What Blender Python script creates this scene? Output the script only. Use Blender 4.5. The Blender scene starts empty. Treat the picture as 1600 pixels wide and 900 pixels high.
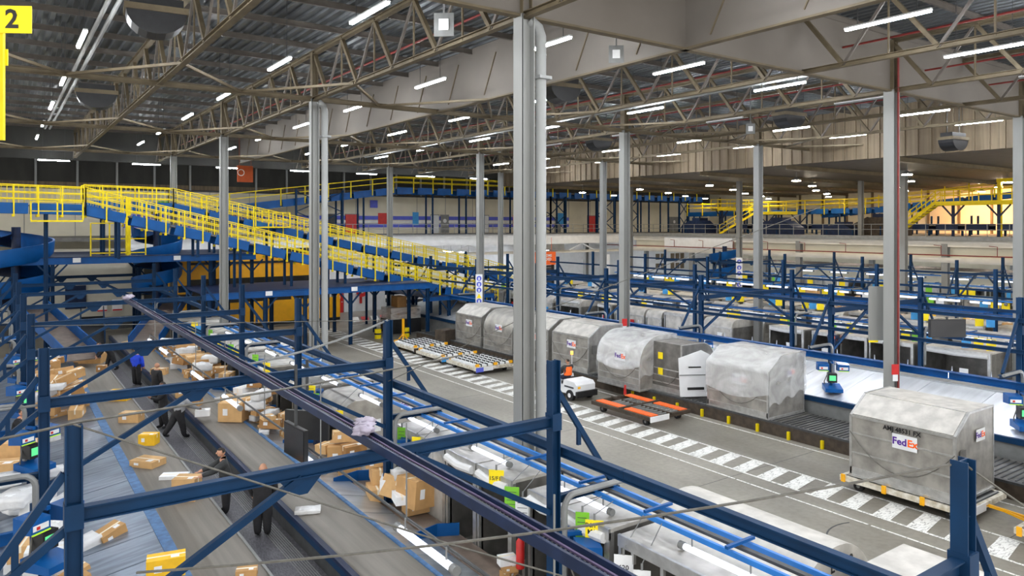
import bpy, bmesh, math, random
from math import sin, cos, pi, radians
from mathutils import Vector, Matrix, noise
random.seed(7)
SC = bpy.context.scene
COL = SC.collection

# ------------------------------------------------------------------ camera, world, exposure
TH = 0.6127; SN, CN = sin(TH), cos(TH); F = 1145.0; CY = 352.0; H = 8.5
cam = bpy.data.objects.new('camera', bpy.data.cameras.new('camera')); COL.objects.link(cam)
cam.location = (0, 0, H); cam.rotation_euler = (pi/2, 0, -TH)
cam.data.sensor_width = 36; cam.data.lens = F/1600*36; cam.data.shift_y = -(450-CY)/1600
cam.data.clip_start = 0.1; cam.data.clip_end = 400
SC.camera = cam
W = bpy.data.worlds.new('world'); SC.world = W; W.use_nodes = True
W.node_tree.nodes['Background'].inputs[0].default_value = (1.0, 0.975, 0.93, 1)
W.node_tree.nodes['Background'].inputs[1].default_value = 1.7
SC.view_settings.view_transform = 'Standard'; SC.view_settings.look = 'None'
SC.view_settings.exposure = 0.42; SC.view_settings.gamma = 1
LAMP_E = 210.0
STATION_E = 0.95

# ------------------------------------------------------------------ materials
def lin(c):
    return tuple(((v/255)/12.92 if v/255 <= .04045 else ((v/255+.055)/1.055)**2.4) for v in c) + (1,)
def mat(name, rgb, rough=.5, metal=0, var=.12, scale=3.0, bump=0.0, bscale=40, stretch=None, rgb2=None, detail=5, alpha=1):
    m = bpy.data.materials.new(name); m.use_nodes = True
    nt = m.node_tree; n = nt.nodes; L = nt.links; p = n['Principled BSDF']
    p.inputs['Roughness'].default_value = rough; p.inputs['Metallic'].default_value = metal
    p.inputs['Alpha'].default_value = alpha
    tc = n.new('ShaderNodeTexCoord'); mp = n.new('ShaderNodeMapping')
    mp.inputs['Scale'].default_value = stretch or (1, 1, 1)
    L.new(tc.outputs['Object'], mp.inputs[0])
    ns = n.new('ShaderNodeTexNoise'); ns.inputs['Scale'].default_value = scale; ns.inputs['Detail'].default_value = detail
    L.new(mp.outputs[0], ns.inputs['Vector'])
    cr = n.new('ShaderNodeValToRGB'); L.new(ns.outputs[0], cr.inputs[0])
    c1 = lin(rgb); c2 = lin(rgb2) if rgb2 else tuple(min(1, x*(1+var)) for x in c1[:3])+(1,)
    c0 = c1 if rgb2 else tuple(x*(1-var) for x in c1[:3])+(1,)
    cr.color_ramp.elements[0].position = .36; cr.color_ramp.elements[1].position = .64
    cr.color_ramp.elements[0].color = c0; cr.color_ramp.elements[1].color = c2
    L.new(cr.outputs[0], p.inputs['Base Color'])
    if bump:
        b = n.new('ShaderNodeTexNoise'); b.inputs['Scale'].default_value = bscale; L.new(mp.outputs[0], b.inputs['Vector'])
        bp = n.new('ShaderNodeBump'); bp.inputs['Strength'].default_value = bump; bp.inputs['Distance'].default_value = .02
        L.new(b.outputs[0], bp.inputs['Height']); L.new(bp.outputs[0], p.inputs['Normal'])
    return m
def emis(name, rgb, strength):
    m = bpy.data.materials.new(name); m.use_nodes = True; p = m.node_tree.nodes['Principled BSDF']
    p.inputs['Base Color'].default_value = lin(rgb); p.inputs['Emission Color'].default_value = lin(rgb)
    p.inputs['Emission Strength'].default_value = strength
    return m
M = {}
def mk(k, *a, **kw): M[k] = mat(k, *a, **kw)
mk('blue', (2, 45, 80), .6, 0, .14, 1.5, .03)
mk('blue_bright', (4, 76, 140), .45, 0, .15, 1.2)
mk('blue_light', (34, 118, 200), .4, 0, .1, 2)
mk('navy', (22, 36, 66), .45, 0, .2, 3)
mk('strip_blue', (62, 104, 150), .55, 0, .25, 6)
mk('yellow', (222, 198, 10), .45, 0, .08, 3)
mk('amber', (246, 178, 12), .45, 0, .05, 2)
mk('column', (138, 139, 137), .6, .05, .06, 1, stretch=(1, 1, .2))
mk('pipe', (142, 144, 143), .6, .05, .08, 2, stretch=(1, 1, .3))
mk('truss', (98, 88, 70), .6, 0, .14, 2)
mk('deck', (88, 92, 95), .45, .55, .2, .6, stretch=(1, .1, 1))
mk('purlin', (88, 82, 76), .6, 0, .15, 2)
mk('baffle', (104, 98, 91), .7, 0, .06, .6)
mk('cream', (214, 208, 188), .75, 0, .06, .5)
mk('white', (222, 224, 226), .5, 0, .04, 2)
mk('fascia', (212, 208, 198), .6, 0, .07, 1, stretch=(1, 1, 3))
mk('darkwall', (42, 42, 38), .7, 0, .3, .8, stretch=(1, 1, .3))
mk('brownwall', (104, 91, 72), .75, 0, .25, 1.5, stretch=(3, 3, .15))
mk('grey', (128, 130, 130), .5, .2, .1, 3)
mk('darkgrey', (62, 64, 66), .55, .1, .2, 4)
mk('black', (20, 21, 24), .5, 0, .3, 5)
mk('rubber', (30, 30, 32), .8, 0, .2, 8)
mk('red', (196, 34, 32), .45, 0, .1, 3)
mk('redpipe', (120, 38, 34), .5, 0, .15, 3)
mk('orange', (240, 104, 36), .6, 0, .08, 6)
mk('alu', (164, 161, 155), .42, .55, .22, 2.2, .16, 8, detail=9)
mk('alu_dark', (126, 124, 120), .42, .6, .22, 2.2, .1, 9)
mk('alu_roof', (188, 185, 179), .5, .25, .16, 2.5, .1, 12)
mk('alu_rail', (196, 196, 194), .32, .75, .12, 5)
mk('slide_metal', (206, 210, 214), .34, .6, .1, 1.2, .03, 4, stretch=(.35, 3, 1))
mk('slide_left', (172, 180, 188), .3, .75, .14, 1.6, .04, 5, stretch=(.35, 3, 1))
mk('slide_dull', (128, 140, 156), .34, .62, .25, 2.2, .05, 5, stretch=(.35, 3, 1))
mk('belt', (120, 115, 108), .62, 0, .1, 1.4, stretch=(6, .25, 1), detail=8)
mk('walk', (66, 65, 71), .6, .1, .3, 9, stretch=(5, 1, 1), rgb2=(96, 95, 100))
mk('plat', (104, 102, 98), .5, .35, .2, 2.5)
mk('brownfloor', (120, 106, 96), .55, .1, .15, 3)
mk('card', (188, 146, 94), .8, 0, .07, 4)
mk('card2', (204, 164, 112), .8, 0, .07, 4)
mk('card3', (160, 118, 70), .8, 0, .08, 4)
mk('parcel_yellow', (238, 186, 28), .6, 0, .06, 5)
mk('paper', (232, 234, 236), .6, 0, .04, 6)
mk('bag', (214, 215, 216), .42, 0, .05, 4, .5, 9)
mk('tape', (236, 226, 204), .35, 0, .04, 4)
mk('tag_yellow', (250, 224, 10), .6, 0, .03, 4)
mk('tag_green', (126, 200, 50), .6, 0, .03, 4)
mk('tag_blue', (60, 150, 215), .6, 0, .05, 4)
mk('skin', (196, 146, 118), .55, 0, .05, 4)
mk('skin_dark', (112, 76, 58), .55, 0, .05, 4)
mk('shirt_blue', (24, 66, 206), .8, 0, .12, 9, .3, 14)
mk('cloth_black', (28, 28, 32), .85, 0, .2, 9, .4, 14)
mk('cloth_navy', (32, 38, 62), .85, 0, .2, 9, .4, 14)
mk('cloth_grey', (134, 136, 140), .85, 0, .1, 9, .4, 14)
mk('cloth_dark', (52, 54, 56), .85, 0, .15, 9, .4, 14)
mk('hivis', (255, 108, 30), .7, 0, .05, 9)
mk('hivis_green', (190, 240, 60), .7, 0, .05, 9)
mk('hair', (42, 34, 28), .8, 0, .2, 20)
mk('cord', (92, 90, 84), .6, 0, .2, 9)
mk('wood', (124, 84, 48), .6, 0, .2, 5)
mk('rust', (70, 60, 50), .7, .2, .25, 4)
mk('banner', (176, 78, 34), .8, 0, .06, 3)
mk('wrap_violet', (158, 150, 166), .4, 0, .15, 6)
mk('white_worn', (226, 222, 210), .55, .1, .1, 5, rgb2=(180, 170, 148))
mk('fedex_purple', (77, 20, 140), .5, 0, 0); mk('fedex_orange', (255, 98, 0), .5, 0, 0)
mk('screen', (14, 15, 20), .25, 0, .1, 3)
mk('glass_dark', (30, 36, 34), .3, 0, .2, 2)
mk('violet_cable', (92, 78, 112), .6, 0, .1, 3)
mk('lilac', (86, 98, 205), .6, 0, .05, 3)
mk('cream_ext', (196, 192, 178), .7, 0, .05, 1)
for _k in ('blue', 'blue_bright', 'navy', 'truss', 'column', 'yellow'): M[_k].node_tree.nodes['Principled BSDF'].inputs['Specular IOR Level'].default_value = .25
M['lamp'] = emis('lamp', (246, 250, 255), LAMP_E)
M['station_lamp'] = emis('station_lamp', (238, 242, 255), STATION_E)
M['slope_fill_light'] = emis('slope_fill_light', (238, 242, 255), 24)  # stronger glow for the added tubes that whiten the right slope
M['screen_green'] = emis('screen_green', (80, 190, 120), .8)
M['down_lamp'] = emis('down_lamp', (255, 236, 206), 150)
M['amber_lamp'] = emis('amber_lamp', (255, 150, 60), 3)

# plastic film
m = mat('film', (222, 223, 224), .4, 0, .04, 6, .35, 5, stretch=(1, 3, .5)); M['film'] = m
nt = m.node_tree; p = nt.nodes['Principled BSDF']
ns = nt.nodes.new('ShaderNodeTexNoise'); ns.inputs['Scale'].default_value = 2.6; ns.inputs['Detail'].default_value = 7; ns.inputs['Distortion'].default_value = 1.2
mr = nt.nodes.new('ShaderNodeMapRange'); mr.inputs['From Min'].default_value = .3; mr.inputs['From Max'].default_value = .7
mr.inputs['To Min'].default_value = .3; mr.inputs['To Max'].default_value = .7
nt.links.new(ns.outputs[0], mr.inputs[0]); nt.links.new(mr.outputs[0], p.inputs['Alpha'])

# concrete floor with joints, stains and tyre marks
m = bpy.data.materials.new('floor_concrete'); m.use_nodes = True; M['floor'] = m
nt = m.node_tree; N = nt.nodes; L = nt.links; p = N['Principled BSDF']; p.inputs['Roughness'].default_value = .48
tc = N.new('ShaderNodeTexCoord')
def noise_node(scale, detail=6, st=None):
    n = N.new('ShaderNodeTexNoise'); n.inputs['Scale'].default_value = scale; n.inputs['Detail'].default_value = detail
    if st:
        mp = N.new('ShaderNodeMapping'); mp.inputs['Scale'].default_value = st; L.new(tc.outputs['Object'], mp.inputs[0]); L.new(mp.outputs[0], n.inputs['Vector'])
    else: L.new(tc.outputs['Object'], n.inputs['Vector'])
    return n
a_ = noise_node(.18, 8); b_ = noise_node(6, 8); c_ = noise_node(.5, 6, (1, .12, 1))
r1 = N.new('ShaderNodeValToRGB'); L.new(a_.outputs[0], r1.inputs[0])
r1.color_ramp.elements[0].position = .3; r1.color_ramp.elements[0].color = lin((116, 112, 103))
r1.color_ramp.elements[1].position = .7; r1.color_ramp.elements[1].color = lin((152, 147, 136))
def mixm(fac, a, b, bt='MULTIPLY'):
    x = N.new('ShaderNodeMixRGB'); x.blend_type = bt; x.inputs[0].default_value = fac
    L.new(a, x.inputs[1]); L.new(b, x.inputs[2]); return x.outputs[0]
r2 = N.new('ShaderNodeValToRGB'); L.new(b_.outputs[0], r2.inputs[0]); r2.color_ramp.elements[0].color = (.6, .6, .6, 1); r2.color_ramp.elements[0].position = .3; r2.color_ramp.elements[1].position = .6
r3 = N.new('ShaderNodeValToRGB'); L.new(c_.outputs[0], r3.inputs[0]); r3.color_ramp.elements[0].color = (.62, .6, .58, 1); r3.color_ramp.elements[0].position = .36; r3.color_ramp.elements[1].position = .55
o = mixm(.45, r1.outputs[0], r2.outputs[0]); o = mixm(.6, o, r3.outputs[0])
L.new(o, p.inputs['Base Color'])
# worn road paint: paint with scuffs showing dark tyre marks
m = bpy.data.materials.new('road_paint'); m.use_nodes = True; M['road_paint'] = m
nt = m.node_tree; N = nt.nodes; L = nt.links; p = N['Principled BSDF']; p.inputs['Roughness'].default_value = .6
tc = N.new('ShaderNodeTexCoord')
w1 = noise_node(1.6, 3, (1, 5, 1)); w2 = noise_node(7, 8)
r1 = N.new('ShaderNodeValToRGB'); L.new(w1.outputs[0], r1.inputs[0]); r1.color_ramp.elements[0].position = .47; r1.color_ramp.elements[0].color = (1, 1, 1, 1)
r1.color_ramp.elements[1].position = .53; r1.color_ramp.elements[1].color = (1, 1, 1, 1)
e = r1.color_ramp.elements.new(.5); e.color = (.22, .22, .22, 1)
r2 = N.new('ShaderNodeValToRGB'); L.new(w2.outputs[0], r2.inputs[0]); r2.color_ramp.elements[0].position = .26; r2.color_ramp.elements[0].color = lin((150, 148, 140)); r2.color_ramp.elements[1].position = .40; r2.color_ramp.elements[1].color = lin((228, 228, 224))
L.new(mixm(.8, r2.outputs[0], r1.outputs[0]), p.inputs['Base Color'])

# ------------------------------------------------------------------ mesh helpers
class MB:
    def __init__(s): s.v = []; s.f = []; s.m = []; s.mi = 0
    def add(s, vs, fs):
        o = len(s.v); s.v += [tuple(v) for v in vs]; s.f += [tuple(i+o for i in f) for f in fs]; s.m += [s.mi]*len(fs); return s
    def box(s, c, d, rot=None):
        x, y, z = d[0]/2, d[1]/2, d[2]/2
        vs = [Vector(q) for q in ((-x,-y,-z),(x,-y,-z),(x,y,-z),(-x,y,-z),(-x,-y,z),(x,-y,z),(x,y,z),(-x,y,z))]
        if rot is not None: vs = [rot @ v for v in vs]
        c = Vector(c)
        return s.add([v+c for v in vs], [(0,3,2,1),(4,5,6,7),(0,1,5,4),(1,2,6,5),(2,3,7,6),(3,0,4,7)])
    def bb(s, a, b): # box by corners
        return s.box([(a[i]+b[i])/2 for i in range(3)], [abs(b[i]-a[i]) for i in range(3)])
    def beam(s, p0, p1, w, h, up=(0,0,1)):
        p0, p1 = Vector(p0), Vector(p1); d = p1-p0; l = d.length; y = d.normalized(); u = Vector(up)
        if abs(y.dot(u)) > .99: u = Vector((1,0,0))
        x = y.cross(u).normalized(); z = x.cross(y)
        R = Matrix((x, y, z)).transposed()
        return s.box((p0+p1)/2, (w, l, h), R)
    def ibeam(s, p0, p1, w, h, t=.02, up=(0,0,1)):
        p0, p1 = Vector(p0), Vector(p1); d = p1-p0; y = d.normalized(); u = Vector(up)
        if abs(y.dot(u)) > .99: u = Vector((1,0,0))
        x = y.cross(u).normalized(); z = x.cross(y); l = d.length; c = (p0+p1)/2
        R = Matrix((x, y, z)).transposed()
        s.box(c+z*(h/2-t/2), (w, l, t), R); s.box(c-z*(h/2-t/2), (w, l, t), R); s.box(c, (t, l, h-2*t), R); return s
    def tube(s, pts, r, n=8, cap=True):
        pts = [Vector(p) for p in pts]; rings = []
        prev = None
        for i, p in enumerate(pts):
            d = (pts[min(i+1, len(pts)-1)]-pts[max(i-1, 0)]).normalized()
            u = Vector((0,0,1)) if abs(d.z) < .95 else Vector((1,0,0))
            if prev is not None and prev.cross(d).length > .01: u = prev
            x = d.cross(u).normalized(); z = x.cross(d).normalized(); prev = z
            rr = r[i] if isinstance(r, (list, tuple)) else r
            rings.append([p+(x*cos(2*pi*k/n)+z*sin(2*pi*k/n))*rr for k in range(n)])
        vs = [v for ring in rings for v in ring]; fs = []
        for i in range(len(pts)-1):
            for k in range(n):
                a = i*n+k; b = i*n+(k+1) % n; fs.append((a, a+n, b+n, b))
        if cap: fs.append(tuple(range(n))); fs.append(tuple(reversed(range((len(pts)-1)*n, len(pts)*n))))
        return s.add(vs, fs)
    def prism(s, prof, axis, a0, a1):   # prof: 2d polygon; axis 'y': (x,z); 'x': (y,z); 'z': (x,y)
        def P(q, t): return {'y': (q[0], t, q[1]), 'x': (t, q[0], q[1]), 'z': (q[0], q[1], t)}[axis]
        n = len(prof); vs = [P(q, a0) for q in prof]+[P(q, a1) for q in prof]
        fs = [tuple(range(n)), tuple(reversed(range(n, 2*n)))]
        for i in range(n): j = (i+1) % n; fs.append((i, i+n, j+n, j))
        return s.add(vs, fs)
    def strip(s, prof, axis, a0, a1):   # open ribbon
        def P(q, t): return {'y': (q[0], t, q[1]), 'x': (t, q[0], q[1]), 'z': (q[0], q[1], t)}[axis]
        n = len(prof); vs = [P(q, a0) for q in prof]+[P(q, a1) for q in prof]
        return s.add(vs, [(i, i+1, i+n+1, i+n) for i in range(n-1)])
    def mesh(s, name, mats):
        me = bpy.data.meshes.new(name); me.from_pydata(s.v, [], s.f)
        for k in (mats if isinstance(mats, (list, tuple)) else [mats]): me.materials.append(M[k])
        if any(s.m): me.polygons.foreach_set('material_index', s.m)
        bm = bmesh.new(); bm.from_mesh(me); bmesh.ops.recalc_face_normals(bm, faces=bm.faces); bm.to_mesh(me); bm.free()
        return me
def smooth(me, ang=None):
    me.polygons.foreach_set('use_smooth', [True]*len(me.polygons))
    if ang is not None:
        try: me.set_sharp_from_angle(angle=radians(ang))
        except Exception: pass
    return me
def ob(name, me, parent=None, loc=(0,0,0), rz=0, rot=None, sc=None, label=None):
    o = bpy.data.objects.new(name, me); COL.objects.link(o); o.location = loc
    o.rotation_euler = rot if rot else (0, 0, rz)
    if sc: o.scale = sc
    if parent: o.parent = parent
    if label: o['label'] = label
    return o
def tag(o, label, cat, group=None):
    o['label'] = label; o['category'] = cat
    if group: o['group'] = group
    return o
def thing(name, label, cat, loc=(0,0,0), rz=0, group=None):
    o = bpy.data.objects.new(name, None); COL.objects.link(o); o.location = loc; o.rotation_euler = (0, 0, rz)
    o.empty_display_size = .1
    return tag(o, label, cat, group)
def single(name, mb, mt, label, cat, loc=(0,0,0), rz=0, group=None, rot=None):
    return tag(ob(name, mb.mesh(name, mt), None, loc, rz, rot), label, cat, group)
def struct(name, mb, mt, parent=None, loc=(0,0,0)):
    o = ob(name, mb.mesh(name, mt), parent, loc)
    if not parent: o['kind'] = 'structure'
    return o
# a prototype: list of (name, mesh, offset, parent index or None, label); inst() makes real linked objects
def inst(proto, name, label, cat, loc=(0,0,0), rz=0, group=None, sc=None):
    r = thing(name, label, cat, loc, rz, group); obs = []
    if sc: r.scale = sc
    for nm, me, off, pi_, lb in proto:
        obs.append(ob(nm, me, obs[pi_] if pi_ is not None else r, off, label=lb))
    return r
def text_mesh(txt, size, mt, ext=.003, bold=0.0, align='CENTER'):
    cu = bpy.data.curves.new('lettering', 'FONT'); cu.body = txt; cu.size = size; cu.extrude = ext; cu.align_x = align; cu.align_y = 'CENTER'
    cu.offset = bold; cu.resolution_u = 2
    o = bpy.data.objects.new('t', cu); COL.objects.link(o)
    me = bpy.data.meshes.new_from_object(o.evaluated_get(bpy.context.evaluated_depsgraph_get()))
    bpy.data.objects.remove(o); me.materials.clear(); me.materials.append(M[mt]); me.name = 'lettering'
    return me
ORD = 'first second third fourth fifth sixth seventh eighth ninth tenth eleventh twelfth thirteenth fourteenth fifteenth sixteenth seventeenth eighteenth nineteenth twentieth'.split()
_T = [('twenty', 'twentieth'), ('thirty', 'thirtieth'), ('forty', 'fortieth'), ('fifty', 'fiftieth')]
for _a, _b in _T:
    if _a != 'twenty': ORD.append(_b)
    ORD += [_a+'-'+q for q in ORD[:9]]
RXm = {'-b': (pi/2, 0, -pi/2), '-a': (pi/2, 0, 0)}    # text facing -x / -y

# ------------------------------------------------------------------ floor and markings
fl = struct('floor', MB().bb((-14, -6, -.3), (100, 90, 0)), 'floor')
mbs = MB().bb((-.35, -.1, 0), (.35, .1, .004)); 
st = MB().prism([(0, 0), (1.34, .22), (1.34, .7), (0, .53)], 'z', .004, .010).mesh('painted_stripe', 'road_paint')
y = 4.0; k = 0
while y < 60:
    ob('painted_stripe', st, fl, (21.05, y, 0)); y += 1.0
for x0, x1, a0, a1, nm in ((20.95, 21.04, 2, 62, 'painted_line'), (22.42, 22.5, 2, 62, 'painted_line')):
    ob(nm, MB().bb((x0, a0, .004), (x1, a1, .009)).mesh(nm, 'road_paint'), fl)
for i in range(12):
    ob('painted_line', MB().bb((20.2, 2+i*4.6, .004), (20.27, 2+i*4.6+4.52, .009)).mesh('painted_line', 'road_paint'), fl)
# far hatched zone by the red door, red and white
for i in range(7):
    ob('painted_stripe', MB().prism([(0, 0), (.7, 0), (1.9, 3.2), (1.2, 3.2)], 'z', .004, .009).mesh('painted_stripe', 'red' if i % 2 else 'road_paint'), fl, (25.5+i*.95, 60.6, 0))
for x0, y0, x1, y1 in ((24.5, 56, 33, 60), (27, 52, 34.5, 55.6), (24.5, 58.5, 29, 60.5)):
    mb = MB().beam((x0, y0, .007), (x1, y1, .007), .12, .006); ob('painted_line', mb.mesh('painted_line', 'road_paint'), fl)
ob('painted_mark', MB().bb((33.6, 58, .004), (34.6, 58.8, .009)).mesh('painted_mark', 'yellow'), fl)
# curved tyre marks on the concrete
for cx, cy, r in ((17.9, 11.4, 1.9), (19.4, 10.2, 1.5)):
    mb = MB()
    pts = [(cx+r*cos(t), cy+r*sin(t)) for t in [1.2+i*.16 for i in range(18)]]
    for (xa, ya), (xb, yb) in zip(pts, pts[1:]): mb.beam((xa, ya, .0035), (xb, yb, .0035), .045, .003)
    ob('tyre_mark', mb.mesh('tyre_mark', 'darkgrey'), fl)['kind'] = 'stuff'
# concrete joints
for a in (8.5, 16, 23.5, 31, 38.5): ob('floor_joint', MB().bb((12, a, .001), (25.6, a+.02, .003)).mesh('floor_joint', 'darkgrey'), fl)

# ------------------------------------------------------------------ roof
TB = [-1.02+5.97*i for i in range(0, 12)]       # truss lines (b)
ZB, ZT, ZD = 13.8, 15.75, 16.15
mb = MB(); prof = []; x = -14
while x < 66: prof += [(x, ZD), (x+.16, ZD), (x+.2, ZD+.09), (x+.36, ZD+.09)]; x += .4
mb.strip(prof, 'y', -2, 68); struct('ceiling', mb, 'deck')
# purlins
pm = MB().ibeam((-14, 0, 0), (66, 0, 0), .1, .22).mesh('purlin', 'purlin')
for i in range(4, 23):
    tag(ob('roof_purlin', pm, None, (0, 3.0*i, ZD-.13)), f'dark steel purlin under the roof deck, {ORD[i-4]} from the camera end', 'purlin', 'roof purlins under the deck') if i-4 < 20 else None
diag = MB().beam((0, 0, ZB), (0, 1.5, ZT), .13, .13).mesh('web_member', 'truss')
diag2 = MB().beam((0, 1.5, ZT), (0, 3, ZB), .07, .09).mesh('web_member', 'purlin')
vert = MB().beam((0, 0, ZB), (0, 0, ZT), .05, .05).mesh('hanger', 'truss')
TN = ['far left beyond the yellow numbered pole', 'left part of the roof over the two sorting belts', 'over the twin grey column and the big foreground column', 'behind the long beige baffle', 'fifth, just right of the long beige baffle', 'sixth, over the red-piped column', 'seventh, behind the red-piped column', 'eighth, over the right work stations', 'ninth, far right over the stations', 'tenth, near the mezzanine', 'eleventh, before the mezzanine edge', 'last, along the brown upper wall']
for i, b in enumerate(TB):
    if i == 3: continue
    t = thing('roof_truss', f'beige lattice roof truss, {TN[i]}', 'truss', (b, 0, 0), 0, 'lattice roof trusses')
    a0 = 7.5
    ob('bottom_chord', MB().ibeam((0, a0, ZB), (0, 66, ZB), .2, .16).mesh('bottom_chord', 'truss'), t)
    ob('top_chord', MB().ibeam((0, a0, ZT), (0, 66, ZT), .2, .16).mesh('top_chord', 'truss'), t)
    for k in range(20):
        ob('web_member', diag, t, (0, 7.5+3*k, 0)); ob('web_member', diag2, t, (0, 7.5+3*k, 0)); ob('hanger', vert, t, (0, 9+3*k, 0))
# cross struts at the column lines and their V bracing
for j, a in enumerate((30, 45, 60)):
    t = thing('roof_strut', f'long beige strut across the trusses, {("nearest, over the twin grey column", "middle one", "farthest, before the dark upper wall")[j]}', 'beam', (0, a, ZB), 0, 'cross struts below the roof')
    ob('beam', MB().ibeam((-14, 0, 0), (66, 0, 0), .18, .2).mesh('beam', 'truss'), t)
    br = MB().beam((0, 0, 0), (2.98, -4.2, 0), .09, .09).mesh('brace', 'truss'); br2 = MB().beam((0, 0, 0), (-2.98, -4.2, 0), .09, .09).mesh('brace', 'truss')
    for i in range(0, 11):
        ob('brace', br, t, (TB[i]+2.98, 0, 0)); ob('brace', br2, t, (TB[i]+2.98, 0, 0))
# smoke baffles
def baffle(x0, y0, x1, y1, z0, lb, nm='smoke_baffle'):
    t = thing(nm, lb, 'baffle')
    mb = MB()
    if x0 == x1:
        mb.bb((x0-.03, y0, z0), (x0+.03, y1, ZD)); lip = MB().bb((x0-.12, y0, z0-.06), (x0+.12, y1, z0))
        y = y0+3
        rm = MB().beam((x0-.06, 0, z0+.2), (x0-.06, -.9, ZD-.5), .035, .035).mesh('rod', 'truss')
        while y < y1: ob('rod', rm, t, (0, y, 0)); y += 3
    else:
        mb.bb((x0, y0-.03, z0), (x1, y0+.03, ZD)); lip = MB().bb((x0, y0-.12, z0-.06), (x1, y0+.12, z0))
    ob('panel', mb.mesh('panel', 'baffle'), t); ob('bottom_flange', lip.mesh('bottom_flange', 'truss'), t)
baffle(TB[3], 5, TB[3], 64, ZB, 'long beige smoke baffle running from upper right down into the depth of the hall')
baffle(4.0, 15, 64, 15, ZB, 'beige smoke baffle crossing over the foreground column toward the right')

# ------------------------------------------------------------------ building columns
def column(b, a, z0, z1, lb, w=.36, pipe=False, red=False, sign=False, cap=False, base=False):
    t = thing('steel_column', lb, 'column', (b, a, 0), 0, 'grey steel columns of the hall')
    ob('shaft', MB().ibeam((0, 0, z0), (0, 0, z1), w, w*1.05, .03, (1, 0, 0)).mesh('shaft', 'column'), t)
    mb = MB().bb((-w*.52, -w*.5, z0), (-w*.42, w*.5, z1)); ob('cover_plate', mb.mesh('cover_plate', 'column'), t)
    if pipe:
        me = smooth(MB().tube([(.38, -.2, z0), (.38, -.2, z1-.5), (.36, -.12, z1-.28), (.2, 0, z1-.1)], .135, 14).mesh('rain_pipe', 'pipe'), 40)
        ob('rain_pipe', me, t)
        ob('pipe_clamp', MB().bb((.21, -.39, z1-1.6), (.59, -.02, z1-1.52)).mesh('pipe_clamp', 'grey'), t)
    if red:
        ob('red_pipe', MB().tube([(.0, -w*.62, z0), (0, -w*.62, z1+1.5)], .045, 8).mesh('red_pipe', 'redpipe'), t)
    if cap: ob('stub', MB().ibeam((0, 0, z1), (0, 0, ZT), w*.8, w*.8, .02, (1, 0, 0)).mesh('stub', 'truss'), t)
    return t
column(10.92, 15, 0, ZB, 'big grey foreground steel column with a round rain pipe, right of the picture centre', .38, pipe=True, cap=True)
column(10.92, 30, 0, ZB, 'twin grey column with round pipe between crosswalk and sorting belts', .32, pipe=True, cap=True)
column(10.92, 45, 0, ZB, 'slim grey column in front of the yellow gate', .4, cap=True)
column(10.92, 60, 0, ZB, 'far grey column behind the upper yellow rails on the left', .4, cap=True)
column(28.8, 15, 0, ZB, 'grey column with a dark red pipe rising from the right metal slide', .42, red=True, cap=True)
column(28.8, 30, 0, ZB, 'grey column rising behind the plastic-wrapped rounded container', .42, cap=True)
c3 = column(28.8, 45, 0, ZB, 'grey column with white safety signs left of the foreground column', .4, cap=True)
column(28.8, 60, 0, ZB, 'grey column ending behind the two yellow-railed conveyors', .4, cap=True)
column(40.8, 15, 0, ZB, 'grey column at the right picture edge', .42, cap=True)
column(40.8, 30, 0, ZB, 'grey column in front of the mezzanine next to the blue spiral chute', .42, cap=True)
column(40.8, 45, 0, ZB, 'slim grey column right of the orange banner', .4, cap=True)
column(40.8, 60, 0, ZB, 'far slim grey column left of the foreground column', .38, cap=True)
column(59.5, 30, 0, ZB, 'far grey column just right of the red-piped column', .42)
c4 = column(60.5, 46.7, 0, ZB, 'far grey column with blue round safety signs', .42)
column(59.5, 61, 0, ZB, 'far grey column at the corner of the mezzanine', .42)
column(70, 39.5, 7.5, ZB, 'slim column standing on the right mezzanine behind its railing', .4)
t = column(72, 26.5, 7.5, ZB, 'slim column on the right mezzanine glowing in the orange light', .4)
# safety sign boards on two columns
def safety_board(t, x, y, z, hgt, w, rot):
    s = thing('safety_sign', 'tall white safety sign with blue round symbols on ' + t['label'][:40].split(' with')[0], 'sign', (x, y, z), 0)
    s.rotation_euler = (0, 0, rot)
    ob('board', MB().bb((-w/2, 0, 0), (w/2, .03, hgt)).mesh('board', 'white'), s)
    d = smooth(MB().tube([(0, -.012, 0), (0, .0, 0)], w*.36, 18).mesh('symbol_disc', 'lilac'), 40)
    man = MB().tube([(0, -.02, .02), (0, -.012, .02)], w*.12, 10); man.box((0, -.016, -w*.14), (w*.2, .01, w*.2)); mm = man.mesh('pictogram', 'white')
    for i in range(3):
        q = ob('symbol_disc', d, s, (0, 0, hgt*(.86-.2*i))); ob('pictogram', mm, q)
    ob('warning_triangle', MB().prism([(-w*.38, -w*.3), (w*.38, -w*.3), (0, w*.38)], 'y', -.015, -.002).mesh('warning_triangle', 'tag_yellow'), s, (0, 0, hgt*.25))
    if hgt > 2: q = ob('symbol_disc', d, s, (0, 0, hgt*.08)); ob('pictogram', mm, q)
safety_board(c3, 28.55, 44.76, 2.85, 2.1, .5, -.62)
safety_board(c4, 60.1, 46.4, 2.4, 2.9, .62, -.62)

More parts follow.
